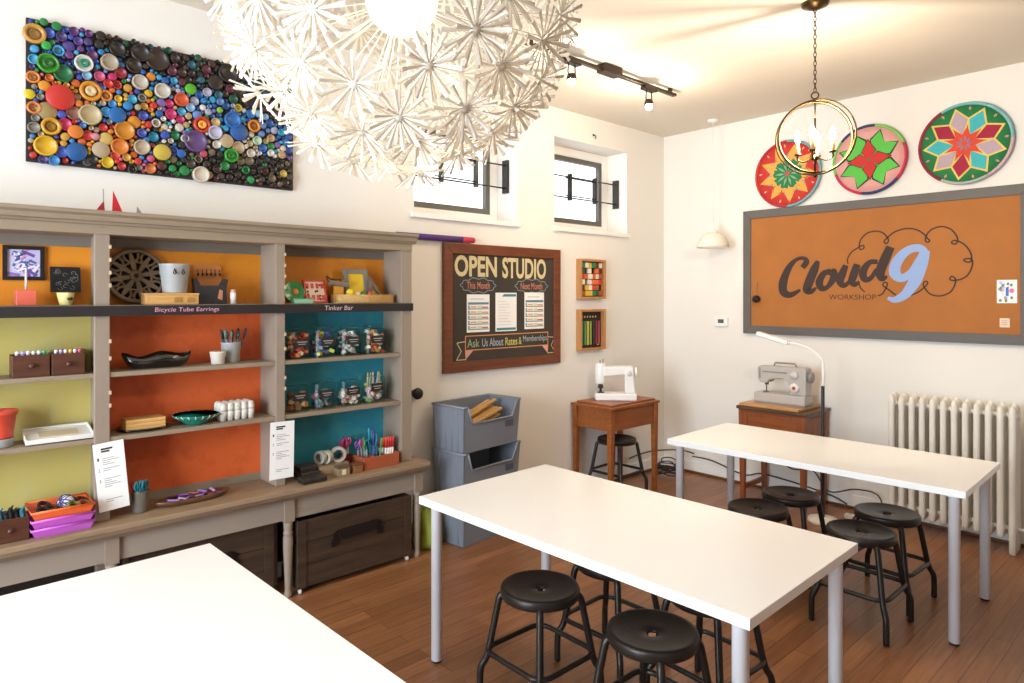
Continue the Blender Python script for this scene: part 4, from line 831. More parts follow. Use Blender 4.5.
def notice(u0, u1, v0, v1, kind, label):
    o = (.019, (u0+u1)/2, v0); t = thing('notice_sheet', label, 'notice', o, group='notices on the chalkboard')
    MB(o).left(.019).rect(u0, u1, v0, v1, 0, .0015).build('sheet', PAPER, t)
    m = MB(o).left(.0206); w_ = u1-u0; h_ = v1-v0; G = random.Random(int(u0*100))
    if kind == 'list':
        m.use(cm('#5f8296')).rect(u0+.05*w_, u1-.04*w_, v0+.73*h_, v0+.79*h_, 0, .0003)
        m.use(cm('#8a9a98')).rect(u0+.15*w_, u0+.75*w_, v0+.87*h_, v0+.885*h_, 0, .0003)
        for k in range(5):
            v = v0+(.06+.135*k)*h_
            m.use(cm('#7f9a90')).rect(u0+.05*w_, u0+.12*w_, v, v+.11*h_, 0, .0003); m.rect(u0+.12*w_, u1-.04*w_, v, v+.03*h_, 0, .0003)
            m.use(cm('#e0ae90')).rect(u0+.15*w_, u0+.42*w_, v+.045*h_, v+.09*h_, 0, .0003); m.use(cm('#d8d0b0')).rect(u0+.46*w_, u0+.66*w_, v+.04*h_, v+.1*h_, 0, .0003)
            m.use(cm(['#c9583c', '#c8a050', '#b5503c', '#d88a5a'][(k+int(u0*10)) % 4])).rect(u0+.66*w_, u1-.06*w_, v+.04*h_, v+.075*h_, 0, .0003)
    else:
        m.use(cm('#3f7f92')).prism([(u0+.3*w_, v0+.9*h_), (u1-.03*w_, v0+.9*h_), (u1-.03*w_, v0+.965*h_), (u0+.4*w_, v0+.965*h_)], 0, .0003); m.rect(u0+.05*w_, u1-.04*w_, v0+.03*h_, v0+.09*h_, 0, .0003)
        for k in range(9): m.use(cm('#d9a58f' if k in (1, 2) else '#c9c4bb')); m.rect(u0+.12*w_, u0+(.45+.3*G.random())*w_, v0+(.17+.075*k)*h_, v0+(.182+.075*k)*h_, 0, .0003)
    m.build('printing', None, t)
notice(3.0, 3.215, 1.395, 1.672, 'list', 'schedule sheet under This Month at the left on the chalkboard')
notice(3.275, 3.49, 1.392, 1.685, 'plain', 'mostly white sheet with teal bands in the middle of the chalkboard')
notice(3.575, 3.79, 1.40, 1.688, 'list', 'schedule sheet under Next Month at the right on the chalkboard')
# long roll lying over hutch and chalkboard
o = (.03, 2.75, 2.06); t = thing('felt_roll', 'thin purple roll with a red end lying along the wall over the chalkboard top', 'roll', o)
MB(o).tube([(.025, 2.40, 2.0655), (.025, 2.95, 2.0655)], .021, 16).build('roll', mat('purple_felt', '#54307a', .8), t); MB(o).tube([(.025, 2.951, 2.0655), (.025, 3.06, 2.0655)], [.021, .020], 16).build('end', mat('red_felt', '#c43348', .8), t)
# black wall knob
o = (.0, 2.555, 1.0); t = thing('wall_hook', 'black rounded knob on the wall between hutch and grey bins', 'hook', o)
m = MB(o).left(0); m.M = Matrix.Translation((0, 2.555, 1.0)) @ Matrix(((0, 0, 1, 0), (1, 0, 0, 0), (0, 1, 0, 0), (0, 0, 0, 1))); m.lathe([(.012, 0), (.012, .02), (.03, .03), (.04, .045), (.036, .06), (.015, .066), (0, .066)], 20); m.build('knob', BLACKP, t)
m = MB(o); m.M = Matrix.Translation((0, 2.555, 1.0)) @ Matrix(((0, 0, 1, 0), (1, 0, 0, 0), (0, 1, 0, 0), (0, 0, 0, 1))); m.lathe([(.024, 0.0005), (.024, .006), (.0125, .008), (.0125, .0005)], 20, closed=True); m.build('plate', BLACKM, t)
# two small shadow boxes
def shadow_box(z0_, z1_, kind, label):
    u0, u1 = 4.195, 4.525; o = (0, (u0+u1)/2, z0_); t = thing('shadow_box', label, 'artwork', o)
    m = MB(o).left(0); m.frame(u0, u1, z0_, z1_, .02, .001, .055); m.build('frame', wood('pine_frame', '#a5703c', '#c08a50', .5, 'z'), t, bev=.002)
    MB(o).left(0).rect(u0+.019, u1-.019, z0_+.019, z1_-.019, .001, .012).build('backing', mat('box_back', '#2c2018', .8), t)
    m = MB(o).left(.0122); a, b, c, d = u0+.026, u1-.026, z0_+.026, z1_-.026; G = random.Random(5)
    if kind == 'blocks':
        for i in range(6):
            for j in range(6):
                uu = a+(b-a)*i/6; vv = c+(d-c)*j/6
                if G.random() < .18: continue
                m.use(cm(G.choice(['#2c7a4a', '#c8402c', '#d9b03c', '#e4dcc8', '#e4dcc8', '#a5562c', '#1f5a3c', '#d86a3c', '#6a2c1f'])))
                m.rect(uu+.002, uu+(b-a)/6-.002, vv+.002, vv+(d-c)/6-.004, 0, .02+.012*G.random())
        m.build('block_mosaic', None, t)
    else:
        for i, cc in enumerate(['#2c6a5a', '#4a9a6a', '#c8c04a', '#8a9a3c', '#2a2a2c', '#7a2c3c', '#a54a5a']):
            m.use(cm(cc)); uu = a+.02+(b-a-.04)*i/6.5; m.M = Matrix(((0, 0, 1, .0122), (1, 0, 0, 0), (0, 1, 0, 0), (0, 0, 0, 1))); m.b6(uu, uu+.018, c+.02, d-.075, 0, .012)
        m.build('pencils', None, t)
        m = MB(o).left(.0122).use(CHALK)
        for i in range(6): m.rect(a+.03+.035*i, a+.045+.035*i, d-.045, d-.03, 0, .0006)
        m.rect(b-.045, b-.02, c+.012, c+.02, 0, .0006); m.build('marks', None, t)
shadow_box(1.635, 1.975, 'blocks', 'upper small framed box of green, red and white blocks right of the chalkboard')
shadow_box(1.195, 1.545, 'pencils', 'lower small framed dark box with upright coloured pencils right of the chalkboard')

# ------------------------------------------------------------------ on the back wall
SO = (1.83, 5.44, 1.33)
sg_ = thing('bulletin_board', 'wide grey-framed orange cork board painted with the Cloud 9 Workshop logo', 'sign board', SO)
MB(SO).back(5.47).frame(.849, 2.885, 1.333, 2.402, .07, .001, .035).build('frame', mat('grey_frame', '#5f5b57', .6, bump=.1), sg_, bev=.003)
MB(SO).back(5.47).rect(.915, 2.82, 1.40, 2.335, .001, .024).build('cork', CORK, sg_)
m = MB(SO).back(5.4458).use(mat('logo_brown', '#3a2a24', .75))
W_ = lambda k: [x*k for x in (.6, 1, 1.15, 1, .7)]
m.ribbon(L_C, [.045, .05, .03, .03, .055, .075, .07, .05, .02], 0, .0008); m.ribbon(L_l, [.03, .07, .075, .065, .045, .015], 0, .0009)
m.ribbon(L_o[:8], [.03, .05, .062, .05, .035, .06, .045, .03], 0, .001); m.ribbon(L_o[7:], .018, 0, .0011)
m.ribbon(L_u1, [.04, .062, .06, .04, .03, .03], 0, .0012); m.ribbon(L_u2, [.05, .062, .058, .04, .015], 0, .0013)
m.ribbon(L_d1, [.035, .04, .06, .05, .035, .03], 0, .0014); m.ribbon(L_d2, [.06, .07, .07, .05, .015], 0, .0015)
for lst in (L_cloud, L_cloud2, L_cloud3): m.ribbon(lst, .0105, 0, .0006, 4)
m.text('WORKSHOP', 1.58, 1.632, .35, .04, .0003, bold=.004)
m.build('brown_lettering', None, sg_)
m = MB(SO).back(5.4438).use(mat('logo_blue', '#8fa8d4', .7)); m.ribbon(L_n1, [.05, .055, .06, .075, .08, .06, .05, .045, .03], 0, .0008); m.ribbon(L_n2, [.06, .085, .085, .065, .045, .02], 0, .0009); m.build('blue_nine', None, sg_)
o = (2.741, 5.44, 1.61); t = thing('photo_card', 'glossy floral card with blue and pink middle at the right edge of the cork board', 'card', o)
MB(o).back(5.4455).rect(2.686, 2.797, 1.612, 1.768, 0, .003).build('card', cm('#dfe0d8', .3), t)
m = MB(o).back(5.4424); G = random.Random(4)
for k in range(26):
    m.use(cm(G.choice(['#8a9a7a', '#b7a9cf', '#6a7a5a', '#d8c8e0', '#e8d8d8']))); u, v = G.uniform(2.696, 2.786), G.uniform(1.622, 1.757); m.prism([(u+.009*math.cos(q), v+.012*math.sin(q)) for q in (0, 1.2, 2.5, 3.6, 5)], 0, .0002+.00001*k)
m.use(cm('#3a62b5')); m.prism([(2.735, 1.66), (2.752, 1.66), (2.752, 1.725), (2.735, 1.715)], 0, .0006); m.use(cm('#e05a8a')); m.prism([(2.768+.014*math.cos(q*PI/6), 1.695+.016*math.sin(q*PI/6)) for q in range(12)], 0, .0006)
m.build('flowers', None, t)
o = (2.73, 5.44, 1.45); t = thing('sticky_note', 'small square pale note stuck near the lower right corner of the cork board', 'note', o)
MB(o).back(5.4455).rect(2.702, 2.758, 1.449, 1.511, 0, .005).build('pad', cm('#e2cdb8', .8), t); m = MB(o).back(5.4403).use(cm('#b0866a'))
for k in range(3): m.rect(2.712, 2.745, 1.467+.013*k, 1.470+.013*k, 0, .0003)
m.build('scribble', None, t)
o = (.982, 5.42, 1.634); t = thing('hanging_ornament', 'small black wire ball hanging on a thread at the left side of the cork board', 'ornament', o)
m = MB(o)
for k in range(8):
    ax = Vector((math.cos(k*1.1), math.sin(k*2.3), math.sin(k*.9)+.2)).normalized(); u_ = ax.orthogonal().normalized(); v_ = ax.cross(u_)
    m.tube([Vector((.982, 5.412, 1.634))+(u_*math.cos(2*PI*i/18)+v_*math.sin(2*PI*i/18))*.03 for i in range(18)], .0042, 5, closed=True)
m.build('wire_ball', cm('#1f1b1a'), t); MB(o).tube([(.982, 5.412, 1.664), (.982, 5.444, 1.78)], .0014, 5).build('thread', cm('#7a5a3c'), t)

def star_poly(n, ro, ri, a0): return [((ro if k % 2 == 0 else ri)*math.cos(a0+PI*k/n), (ro if k % 2 == 0 else ri)*math.sin(a0+PI*k/n)) for k in range(2*n)]
WV = lambda h: mat('weave_'+h.lstrip('#'), h, .75, var=.14, scale=120, bump=.5, bscale=160)
def basket(x, z, r, label, kind):
    o = (x, 5.44, z); t = thing('woven_basket', label, 'basket', o)
    def F(lift=0):
        m = MB(o); m.M = Matrix.Translation((x, 5.466-lift, z)) @ Matrix(((1, 0, 0, 0), (0, 0, -1, 0), (0, 1, 0, 0), (0, 0, 0, 1))); return m
    fld = {'sun': '#c9352c', 'leaf': '#e0a49c', 'star': '#1f7a44'}[kind]
    m = F(); m.lathe([(0, .0), (r*.6, .0), (r, .022), (r, .028), (r*.6, .012), (0, .012)], 60); m.build('plate', WV(fld), t)
    seg = {'sun': ['#6fa8b0', '#6fa8b0', '#6fa8b0', '#b52c3c', '#c8402c', '#b52c3c'], 'leaf': ['#7fc25a', '#c8304a', '#3a3a6a', '#c8304a', '#7fc25a', '#3a3a6a'], 'star': ['#7fb8bc', '#c9a9b0', '#a8b0a8', '#8a2440', '#a02440', '#7fb8bc']}[kind]
    off = {'sun': R(90), 'leaf': R(80), 'star': R(60)}[kind]
    m = F()
    for k, c in enumerate(seg):
        m.use(WV(c)); sgn = -1
        a = [off+sgn*(k+q/10)*PI/3 for q in range(11)]; m.tube([(r*math.cos(q), r*math.sin(q), .025) for q in a], .011, 8)
    m.build('rim', None, t)
    # woven pattern follows the dish: shallow centre, rising towards the rim
    m = F()
    def lay(poly, c, lv):
        m.use(WV(c)); n = len(poly)
        vs = []; 
        for (a, b) in poly:
            rr2 = math.hypot(a, b)/r; zz = .012+max(0, (rr2-.6)/.4)*.016+.0012*lv; vs.append((a*1.0, b*1.0, zz))
        cx = sum(p[0] for p in poly)/n; cy = sum(p[1] for p in poly)/n; rr2 = math.hypot(cx, cy)/r; zc = .012+max(0, (rr2-.6)/.4)*.016+.0012*lv
        vs.append((cx, cy, max(zc, .0125+.0012*lv))); m.add(vs, [(i, (i+1) % n, n) for i in range(n)])
    def kite(a, r0, r1, hw, rm): 
        ca, sa = math.cos(a), math.sin(a); return [(r0*ca, r0*sa), (rm*ca+hw*sa, rm*sa-hw*ca), (r1*ca, r1*sa), (rm*ca-hw*sa, rm*sa+hw*ca)]
    if kind == 'star':
        cols = ['#3fb0b8', '#b5a0ac', '#a01c3c', '#3fb0b8', '#b5a0ac', '#a01c3c', '#3fb0b8', '#b5a0ac', '#a01c3c']; a0 = R(62)
        for k in range(9):
            a = a0+k*2*PI/9; lay(kite(a, .18*r, .93*r, .24*r, .58*r), '#e2c566', 2); lay(kite(a, .24*r, .85*r, .19*r, .58*r), cols[k], 4)
            b = a+PI/9; lay(kite(b, .82*r, .93*r, .03*r, .88*r), '#c98a7a', 1)
        lay(star_poly(9, .44*r, .24*r, a0+PI/9), '#d8452f', 6)
        for k in range(9): a = a0+PI/9+k*2*PI/9; lay(kite(a, .04*r, .2*r, .03*r, .12*r), '#8a7a8a', 8)
    elif kind == 'leaf':
        for k in range(4):
            a = R(48)+k*PI/2
            for grow, c, lv in ((.05*r, '#1f3a20', 2), (0, '#5bbf4a', 4)):
                for sg2 in (-1, 1):
                    ca = a+sg2*R(17); lay([(.12*r*math.cos(a), .12*r*math.sin(a)), ((.57*r+grow*.6)*math.cos(ca+sg2*R(20+(4 if grow else 0))), (.57*r+grow*.6)*math.sin(ca+sg2*R(20+(4 if grow else 0)))), ((.86*r+grow)*math.cos(ca+sg2*R(4)), (.86*r+grow)*math.sin(ca+sg2*R(4))), (.62*r*math.cos(a), .62*r*math.sin(a))], c, lv+(.5 if sg2 > 0 else 0))
        for k in range(4): lay(kite(k*PI/2+R(3), 0, .62*r, .215*r, .24*r), '#1f2a1c', 6); lay(kite(k*PI/2+R(3), 0, .58*r, .19*r, .24*r), '#c8302c', 7)
        lay(star_poly(4, .3*r, .2*r, R(3)), '#c8302c', 8); lay(star_poly(8, .09*r, .06*r, 0), '#8a5a3c', 9)
    else:
        lay(star_poly(9, .9*r, .56*r, R(-85)), '#e2a54a', 2); cols = ['#b08a8c', '#3f9aa0', '#8a1c34', '#b59a9c', '#3f9aa0', '#d8603c', '#b59a9c', '#3f9aa0', '#8a1c34']
        for k in range(9): lay(kite(R(-85)+k*2*PI/9, .3*r, .79*r, .17*r, .56*r), cols[k], 4)
        lay(star_poly(16, .47*r, .43*r, 0), '#1f7a48', 6)
        for k in range(10): a = k*PI/5; lay(kite(a, .08*r, .4*r, .035*r, .22*r), '#7fae86', 8); 
        lay(star_poly(8, .12*r, .07*r, 0), '#a5604a', 10)
        for k in range(9): lay(kite(R(-65)+k*2*PI/9, .8*r, .92*r, .03*r, .86*r), '#dba58c', 2)
    m.build('woven_pattern', None, t)
basket(1.243, 2.683, .272, 'round woven basket with orange sunburst and green centre, behind the glass globe lamp', 'sun')
basket(1.879, 2.705, .258, 'round woven pink basket with green leaves and a red four-pointed star', 'leaf')
basket(2.50, 2.722, .275, 'large round woven green basket with a nine-petalled star, nearest the right end', 'star')
o = (.626, 5.46, 1.424); t = thing('thermostat', 'small white thermostat with a grey screen on the back wall left of the cork board', 'thermostat', o)
MB(o).back(5.47).rect(.565, .69, 1.385, 1.465, -.001, .022).build('case', TRIMW, t, bev=.004); MB(o).back(5.4478).rect(.597, .655, 1.415, 1.45, 0, .001).build('screen', cm('#5a5f63', .2), t)

# radiator
RO = (2.43, 5.29, 0)
rad = thing('radiator', 'cream cast iron column radiator under the right end of the cork board', 'radiator', RO)
xs = [2.105+.0642*k for k in range(12)]
for k, x in enumerate(xs):
    m = MB(RO); zb = .1 if 0 < k < 11 else .0
    for y, zt_ in ((5.235, .95), (5.295, .965), (5.355, .95)):
        m.lathe([(.0, zb), (.013, zb), (.019, zb+.01), (.019, .13), (.021, .16), (.0195, .2), (.0195, .85), (.021, .89), (.018, zt_-.02), (.009, zt_), (0, zt_+.002)], 14, c=(x, y, 0))
    m.at(x, 5.295, 0); 
    for z in (.155, .885): m.tube([(0, -.06, z), (0, .06, z)], .02, 10)
    m.build('section', CREAMM, rad)
for z in (.155, .885): MB(RO).tube([(xs[0]-.02, 5.295, z), (xs[-1]+.02, 5.295, z)], .0155, 12).build('header', CREAMM, rad)
m = MB(RO); m.tube([(xs[-1]+.02, 5.295, .155), (xs[-1]+.085, 5.295, .155), (xs[-1]+.085, 5.295, .0)], .014, 10); m.build('pipe', CREAMM, rad)
m = MB(RO); m.lathe([(.02, .14), (.028, .15), (.028, .19), (.018, .2), (.018, .23), (.03, .235), (.03, .26), (0, .265)], 16, c=(xs[-1]+.085, 5.295, 0)); m.build('valve', TRIMW, rad)

# ------------------------------------------------------------------ work tables
def table(cx, cy, lx, ly, rz, label):
    t = thing('work_table', label, 'table', (cx, cy, 0), rz, 'white work tables')
    tp = MB().b6(-lx/2, lx/2, -ly/2, ly/2, .716, .75).build('tabletop', WHITE, t, bev=.002)
    for x in (-lx/2+.058, lx/2-.058):
        for y in (-ly/2+.058, ly/2-.058):
            l = MB().lathe([(0, .012), (.025, .012), (.025, .705), (.04, .707), (.04, .7155), (0, .7155)], 24, c=(x, y, 0)).build('leg', WHITEM, t)
            MB().lathe([(0, 0), (.019, 0), (.022, .004), (.022, .0118), (0, .0118)], 20, c=(x, y, 0)).build('foot', BLACKP, l)
    return t
table(2.06, 2.156, 1.585, .836, R(1.2), 'white rectangular table with white tube legs in the middle of the room')
table(2.12, 4.0, 1.605, .78, R(1.8), 'white rectangular table with white tube legs at the back before the cork board')
table(2.042, .436, 1.59, .84, R(2), 'white rectangular table nearest the viewer, cut off at the lower left')

# stools
def make_stool(label, loc, rz):
    t = thing('metal_stool', label, 'stool', loc, rz, 'black metal stools')
    MB().lathe([(.021, .446), (.021, .4535), (.026, .456), (.06, .4575), (.11, .461), (.142, .468), (.152, .4705), (.16, .468), (.1635, .460), (.1625, .435), (.159, .430), (.155, .433), (.152, .446)], 44, closed=True).build('seat', BLACKM, t)
    for k in range(4):
        a = PI/4+k*PI/2; ca, sa = math.cos(a), math.sin(a)
        pr = [(.09, .436), (.145, .434), (.166, .42), (.176, .38), (.192, .3), (.208, .22), (.215, .19), (.226, .16), (.24, .138), (.247, .11), (.248, .05), (.248, .006)]
        MB().tube([(r*ca, r*sa, z) for r, z in pr], .0145, 10, sub=3).build('leg', BLACKM, t)
    c = .236*math.cos(PI/4); q = .06; ring = []
    for sx, sy in ((1, 1), (-1, 1), (-1, -1), (1, -1)):
        a0 = math.atan2(sy, sx)-PI/4
        for i in range(6): a = a0+i*PI/10; ring.append((sx*(c-q)+q*math.cos(a), sy*(c-q)+q*math.sin(a), .2))
    MB().tube(ring, .011, 10, closed=True).build('foot_ring', BLACKM, t)
    return t
ST = [(1.849, 1.929, 0, 'black metal stool at the left end of the near side of the middle table'),
      (2.376, 1.971, 0, 'black metal stool nearest the viewer, in front of the right half of the middle table'),
      (1.869, 2.369, 2, 'black metal stool mostly under the middle table, behind the left near stool'),
      (2.343, 2.40, -3, 'black metal stool mostly under the middle table, behind the right near stool'),
      (2.488, 3.603, 0, 'black metal stool at the right end of the back table, nearer the viewer'),
      (2.475, 4.01, -3, 'black metal stool at the right end of the back table, nearer the radiator'),
      (1.951, 3.567, 2, 'black metal stool just behind the middle table top, left of the back pair'),
      (1.961, 3.95, 3, 'black metal stool behind the left one, in front of the old sewing cabinet'),
      (.262, 4.415, 2, 'black metal stool tucked under the wooden sewing table in the corner')]
first = None
for x, y, a, lb in ST:
    if first is None: first = make_stool(lb, (x, y, 0), R(a))
    else: dup(first, (x, y, 0), R(a), lb)

# ------------------------------------------------------------------ stacked bins
BR = R(6); BC_ = (.064, 2.665)              # rear corner and turn of the bin stack
def bpt(x, y): return (BC_[0]+x*math.cos(BR)-y*math.sin(BR), BC_[1]+x*math.sin(BR)+y*math.cos(BR))
def bin_(z, label):
    cx, cy = .155, .28; o = bpt(cx, cy)+(z,); t = thing('storage_bin', label, 'bin', o, BR, 'stacked grey bins')
    h = .305; X0, X1 = -.155, .155; Y0, Y1 = -.28, .28; i = .014
    m = MB(); w_ = .006
    def quad(a, b, c, d, n):       # thin panel
        n = Vector(n)*w_; vs = [Vector(p) for p in (a, b, c, d)]; vs += [v+n for v in vs]; m.add(vs, [(0, 1, 2, 3), (7, 6, 5, 4), (0, 4, 5, 1), (1, 5, 6, 2), (2, 6, 7, 3), (3, 7, 4, 0)])
    XF = X1-.02
    quad((X0+i, Y0+i, 0), (XF, Y0+i, 0), (XF, Y1-i, 0), (X0+i, Y1-i, 0), (0, 0, 1))
    quad((X0+i, Y0+i, 0), (X0, Y0, h), (X0, Y1, h), (X0+i, Y1-i, 0), (1, 0, 0))
    for ya, yb, n in ((Y0+i, Y0, (0, 1, 0)), (Y1-i, Y1, (0, -1, 0))):
        quad((X0+i, ya, 0), (XF, ya, 0), (X1, yb, h), (X0, yb, h), n)
    zl = .19; f = zl/h; xl = XF+(X1-XF)*f; ya = Y0+i*(1-f)
    quad((XF, Y0+i, 0), (XF, Y1-i, 0), (xl, -ya, zl), (xl, ya, zl), (-1, 0, 0))
    for s1, s2 in ((Y0, 1), (Y1, -1)):
        b1 = s1+s2*i*(1-f); quad((xl, b1, zl), (xl, b1+s2*.075, zl), (X1, s1+s2*.035, h), (X1, s1, h), (-1, 0, 0))
    m.build('shell', GREYP, t)
    m = MB(); m.tube([(X1, Y0+.035, h), (X1, Y0, h), (X0, Y0, h), (X0, Y1, h), (X1, Y1, h), (X1, Y1-.035, h), (xl, -ya-.075, zl), (xl, ya+.075, zl), (X1, Y0+.035, h)], .0085, 8); m.build('rim', GREYP, t)
    for k in range(4):
        x = X0+.06+.06*k; m = MB(); m.tube([(x, Y0+i-.001, .01), (x+.004, Y0+.001, h-.02)], .004, 6); m.build('rib', GREYP, t)
    m = MB(); m.b6(xl-.002, xl+.003, Y1-.15, Y1-.07, zl-.065, zl-.02); m.build('label_holder', cm('#4d525a'), t)
for k, lb in enumerate(('grey open-front plastic bin at the bottom of the stack', 'grey open-front plastic bin in the middle of the stack, nearly empty', 'grey open-front plastic bin at the top of the stack, holding wooden sticks')): bin_(.003+.308*k, lb)
G = random.Random(9)
for k in range(10):
    lay_ = k//4; a_ = -.085+.045*(k % 4)+.016*lay_; z = .003+.616+.155+.036*lay_+.003*(k % 2); loc = bpt(.155+a_, .30)+(z,)
    m = MB(); m.M = Matrix.Rotation(BR+R(2+G.uniform(-1.5, 1.5)), 4, 'Z') @ Matrix.Rotation(R(11+3*lay_), 4, 'X'); m.b6(-.016, .016, -.17, .16+.03*G.random(), 0, .016)
    t = tag(m.build('wooden_stick', WOODW, loc=loc, bev=.003), 'wooden stick in the %s layer of the heap in the bin, %s' % (('bottom', 'middle', 'top')[lay_], ('nearest the wall', 'second from the wall', 'third from the wall', 'nearest the open front')[k % 4]), 'stick', 'wooden sticks in the top bin')
# lime bag beside the bins
o = (.16, 2.545, 0); t = thing('lime_bag', 'crumpled lime green bag on the floor between the hutch and the bins', 'bag', o)
m = MB(o); G = random.Random(2); nn = 18; pr = [(.0, .0), (.07, .0), (.095, .05), (.1, .12), (.085, .19), (.06, .235), (.03, .25), (0, .25)]; vs = []; fs = []
for r_, z_ in pr:
    for k in range(nn): a = 2*PI*k/nn; q = 1+.13*math.sin(3*a+z_*20)+G.uniform(-.05, .05); vs.append((.16+r_*q*math.cos(a), 2.545+r_*q*.85*math.sin(a), z_+(G.uniform(-.008, .008) if .01 < z_ else 0)))
for j in range(len(pr)-1):
    for k in range(nn): fs.append((j*nn+k, j*nn+(k+1) % nn, (j+1)*nn+(k+1) % nn, (j+1)*nn+k))
m.add(vs, fs, True); m.build('sack', mat('lime_fabric', '#98a83c', .6, var=.3, scale=14, bump=.4, bscale=25), t)
m = MB(o); m.tube([(.16, 2.50, .24), (.165, 2.51, .275), (.165, 2.55, .285), (.16, 2.58, .24)], .008, 8, sub=5); m.build('strap', cm('#8ca520'), t)

# ------------------------------------------------------------------ corner sewing table with white machine
o = (.235, 4.44, 0); t = thing('sewing_table', 'orange-brown wooden sewing table with tapered legs in the room corner', 'table', o)
m = MB(o); m.b6(.012, .45, 4.115, 4.765, .748, .77); m.build('top', WOODO, t, bev=.004)
m = MB(o); m.b6(.04, .41, 4.16, 4.75, .7705, .784); m.build('leaf', WOODO, t, bev=.003)
m = MB(o); m.b6(.04, .425, 4.14, 4.74, .575, .748); m.build('body', wood('oak_panel', '#80431b', '#9c5a2a', .4, 'y', .8), t, bev=.003)
for x in (.045, .415):
    for y in (4.147, 4.733):
        MB(o).frus((x-.016, x+.016, y-.016, y+.016, 0), (x-.024, x+.024, y-.024, y+.024, .747)).build('leg', WOODO, t, bev=.002)
mo = (.235, 4.43, .7845); t = thing('sewing_machine', 'white sewing machine with a dark needle area on the corner sewing table', 'sewing machine', mo, R(44), None); t.scale = (.86, .86, 1)
WPL = mat('white_plastic', '#ecebe8', .3, var=.02)
# local: machine runs along +x (head at -x), facing -y
MB().b6(-.2, .2, -.085, .085, 0, .06).build('bed', WPL, t, bev=.012)
m = MB(); m.prism([(.09, .06), (.19, .06), (.17, .2), (.165, .285), (.06, .285), (.085, .2)], -.06, .06); 
m.v = [Vector((v.x, -v.z, v.y)) for v in m.v]; m.build('pillar', WPL, t, bev=.01)
m = MB(); m.prism([(-.12, .2), (.09, .215), (.09, .285), (-.115, .28)], -.055, .055); m.v = [Vector((v.x, -v.z, v.y)) for v in m.v]; m.build('arm', WPL, t, bev=.01)
m = MB(); m.lathe([(.0, .13), (.045, .135), (.052, .15), (.052, .29), (.045, .305), (0, .31)], 24, c=(-.145, 0, 0)); m.build('head', WPL, t)
m = MB(); m.cyl((-.145, -.005, .1), .03, .03, 14, .02); m.cyl((-.145, -.005, .06), .012, .04, 10); m.box((-.145, -.02, .064), (.06, .05, .008)); h_ = m.build('presser', cm('#2a2628', .3), t); h_['label'] = 'dark needle and presser assembly'
m = MB(); m.at(.185, 0, .235, ry=R(90)); m.lathe([(0, 0), (.035, 0), (.04, .006), (.04, .02), (.03, .026), (0, .026)], 24); m.build('handwheel', WPL, t)
m = MB(); m.tube([(-.15, .0, .31), (-.15, 0, .335)], .004, 6); m.tube([(-.12, .02, .305), (-.12, .02, .34)], .004, 6); m.build('spool_pin', cm('#4a4648'), t)
m = MB(); m.at(.13, -.061, .225, rx=R(90)); m.lathe([(.02, 0), (.022, .006), (.016, .01), (0, .01)], 18); m.build('dial', cm('#cfcac4'), t)

# ------------------------------------------------------------------ old sewing cabinet with grey machine
o = (1.33, 5.2, 0); t = thing('sewing_cabinet', 'old reddish wooden sewing cabinet with legs against the back wall', 'cabinet', o)
OAK = wood('cabinet_oak', '#80401c', '#a5602e', .4, 'x', .8); OAKV = wood('cabinet_oak_v', '#7a3c1a', '#9a562a', .4, 'z', .8)
MB(o).b6(1.025, 1.60, 4.995, 5.43, .745, .772).build('top', wood('cabinet_top', '#4a3320', '#6d4f34', .4, 'x', .8), t, bev=.006)
MB(o).b6(1.045, 1.53, 5.01, 5.40, .7725, .795).build('worktop_leaf', wood('leaf_wood', '#b07a48', '#cf9c68', .4, 'x'), t, bev=.004)
m = MB(o); m.b6(1.05, 1.575, 5.02, 5.41, .49, .745); m.build('body', OAK, t, bev=.003)
m = MB(o).back(5.02); m.frame(1.085, 1.54, .51, .73, .03, .0, .007); m.build('front_moulding', OAKV, t)
m = MB(o); m.b6(1.575, 1.582, 5.06, 5.37, .52, .72); m.build('side_panel', OAKV, t)
for x in (1.065, 1.56):
    for y in (5.035, 5.395):
        m = MB(o); m.frus((x-.017, x+.017, y-.017, y+.017, 0), (x-.026, x+.026, y-.026, y+.026, .744)); m.build('leg', OAKV, t, bev=.003)
    MB(o).b6(x-.011, x+.011, 5.055, 5.375, .09, .13).build('stretcher', OAKV, t, bev=.002)
mo = (1.325, 5.19, .7955); t = thing('sewing_machine', 'grey heavy-duty sewing machine with two round dials on the old sewing cabinet', 'sewing machine', mo, R(2))
GM = mat('machine_grey', '#b9b3ac', .35, var=.04); GM2 = mat('machine_dark_grey', '#8f8983', .4, var=.05)
MB().b6(-.205, .205, -.08, .08, .012, .085).build('bed', GM, t, bev=.008)
MB().b6(-.205, .205, -.082, .082, 0, .0118).build('base_plate', GM2, t, bev=.003)
m = MB(); m.prism([(.08, .085), (.205, .085), (.205, .29), (.19, .3), (-.17, .3), (-.185, .285), (-.18, .19), (-.165, .165), (-.1, .165), (-.09, .19), (-.03, .205), (.03, .205), (.07, .175)], -.062, .062); m.v = [Vector((v.x, -v.z, v.y)) for v in m.v]
m.build('body', GM, t, bev=.01)
m = MB(); m.at(.12, -.0625, .145, rx=R(90)); m.lathe([(.036, 0), (.037, .012), (.032, .018), (0, .018)], 26); b_ = m.build('stitch_dial', cm('#e4dcd6', .3), t)
MB().at(.12, -.081, .145, rx=R(90)).lathe([(.014, 0), (.0135, .0035), (0, .004)], 18).build('red_badge', cm('#b5382e'), b_)
m = MB(); m.at(.12, -.0625, .245, rx=R(90)); m.lathe([(.028, 0), (.029, .012), (.024, .018), (0, .018)], 26); m.build('tension_dial', cm('#cfc8c1', .3), t)
m = MB(); m.b6(-.14, .06, -.0645, -.0625, .25, .262); m.b6(-.17, -.155, -.0645, -.0625, .2, .285); m.build('slot', GM2, t)
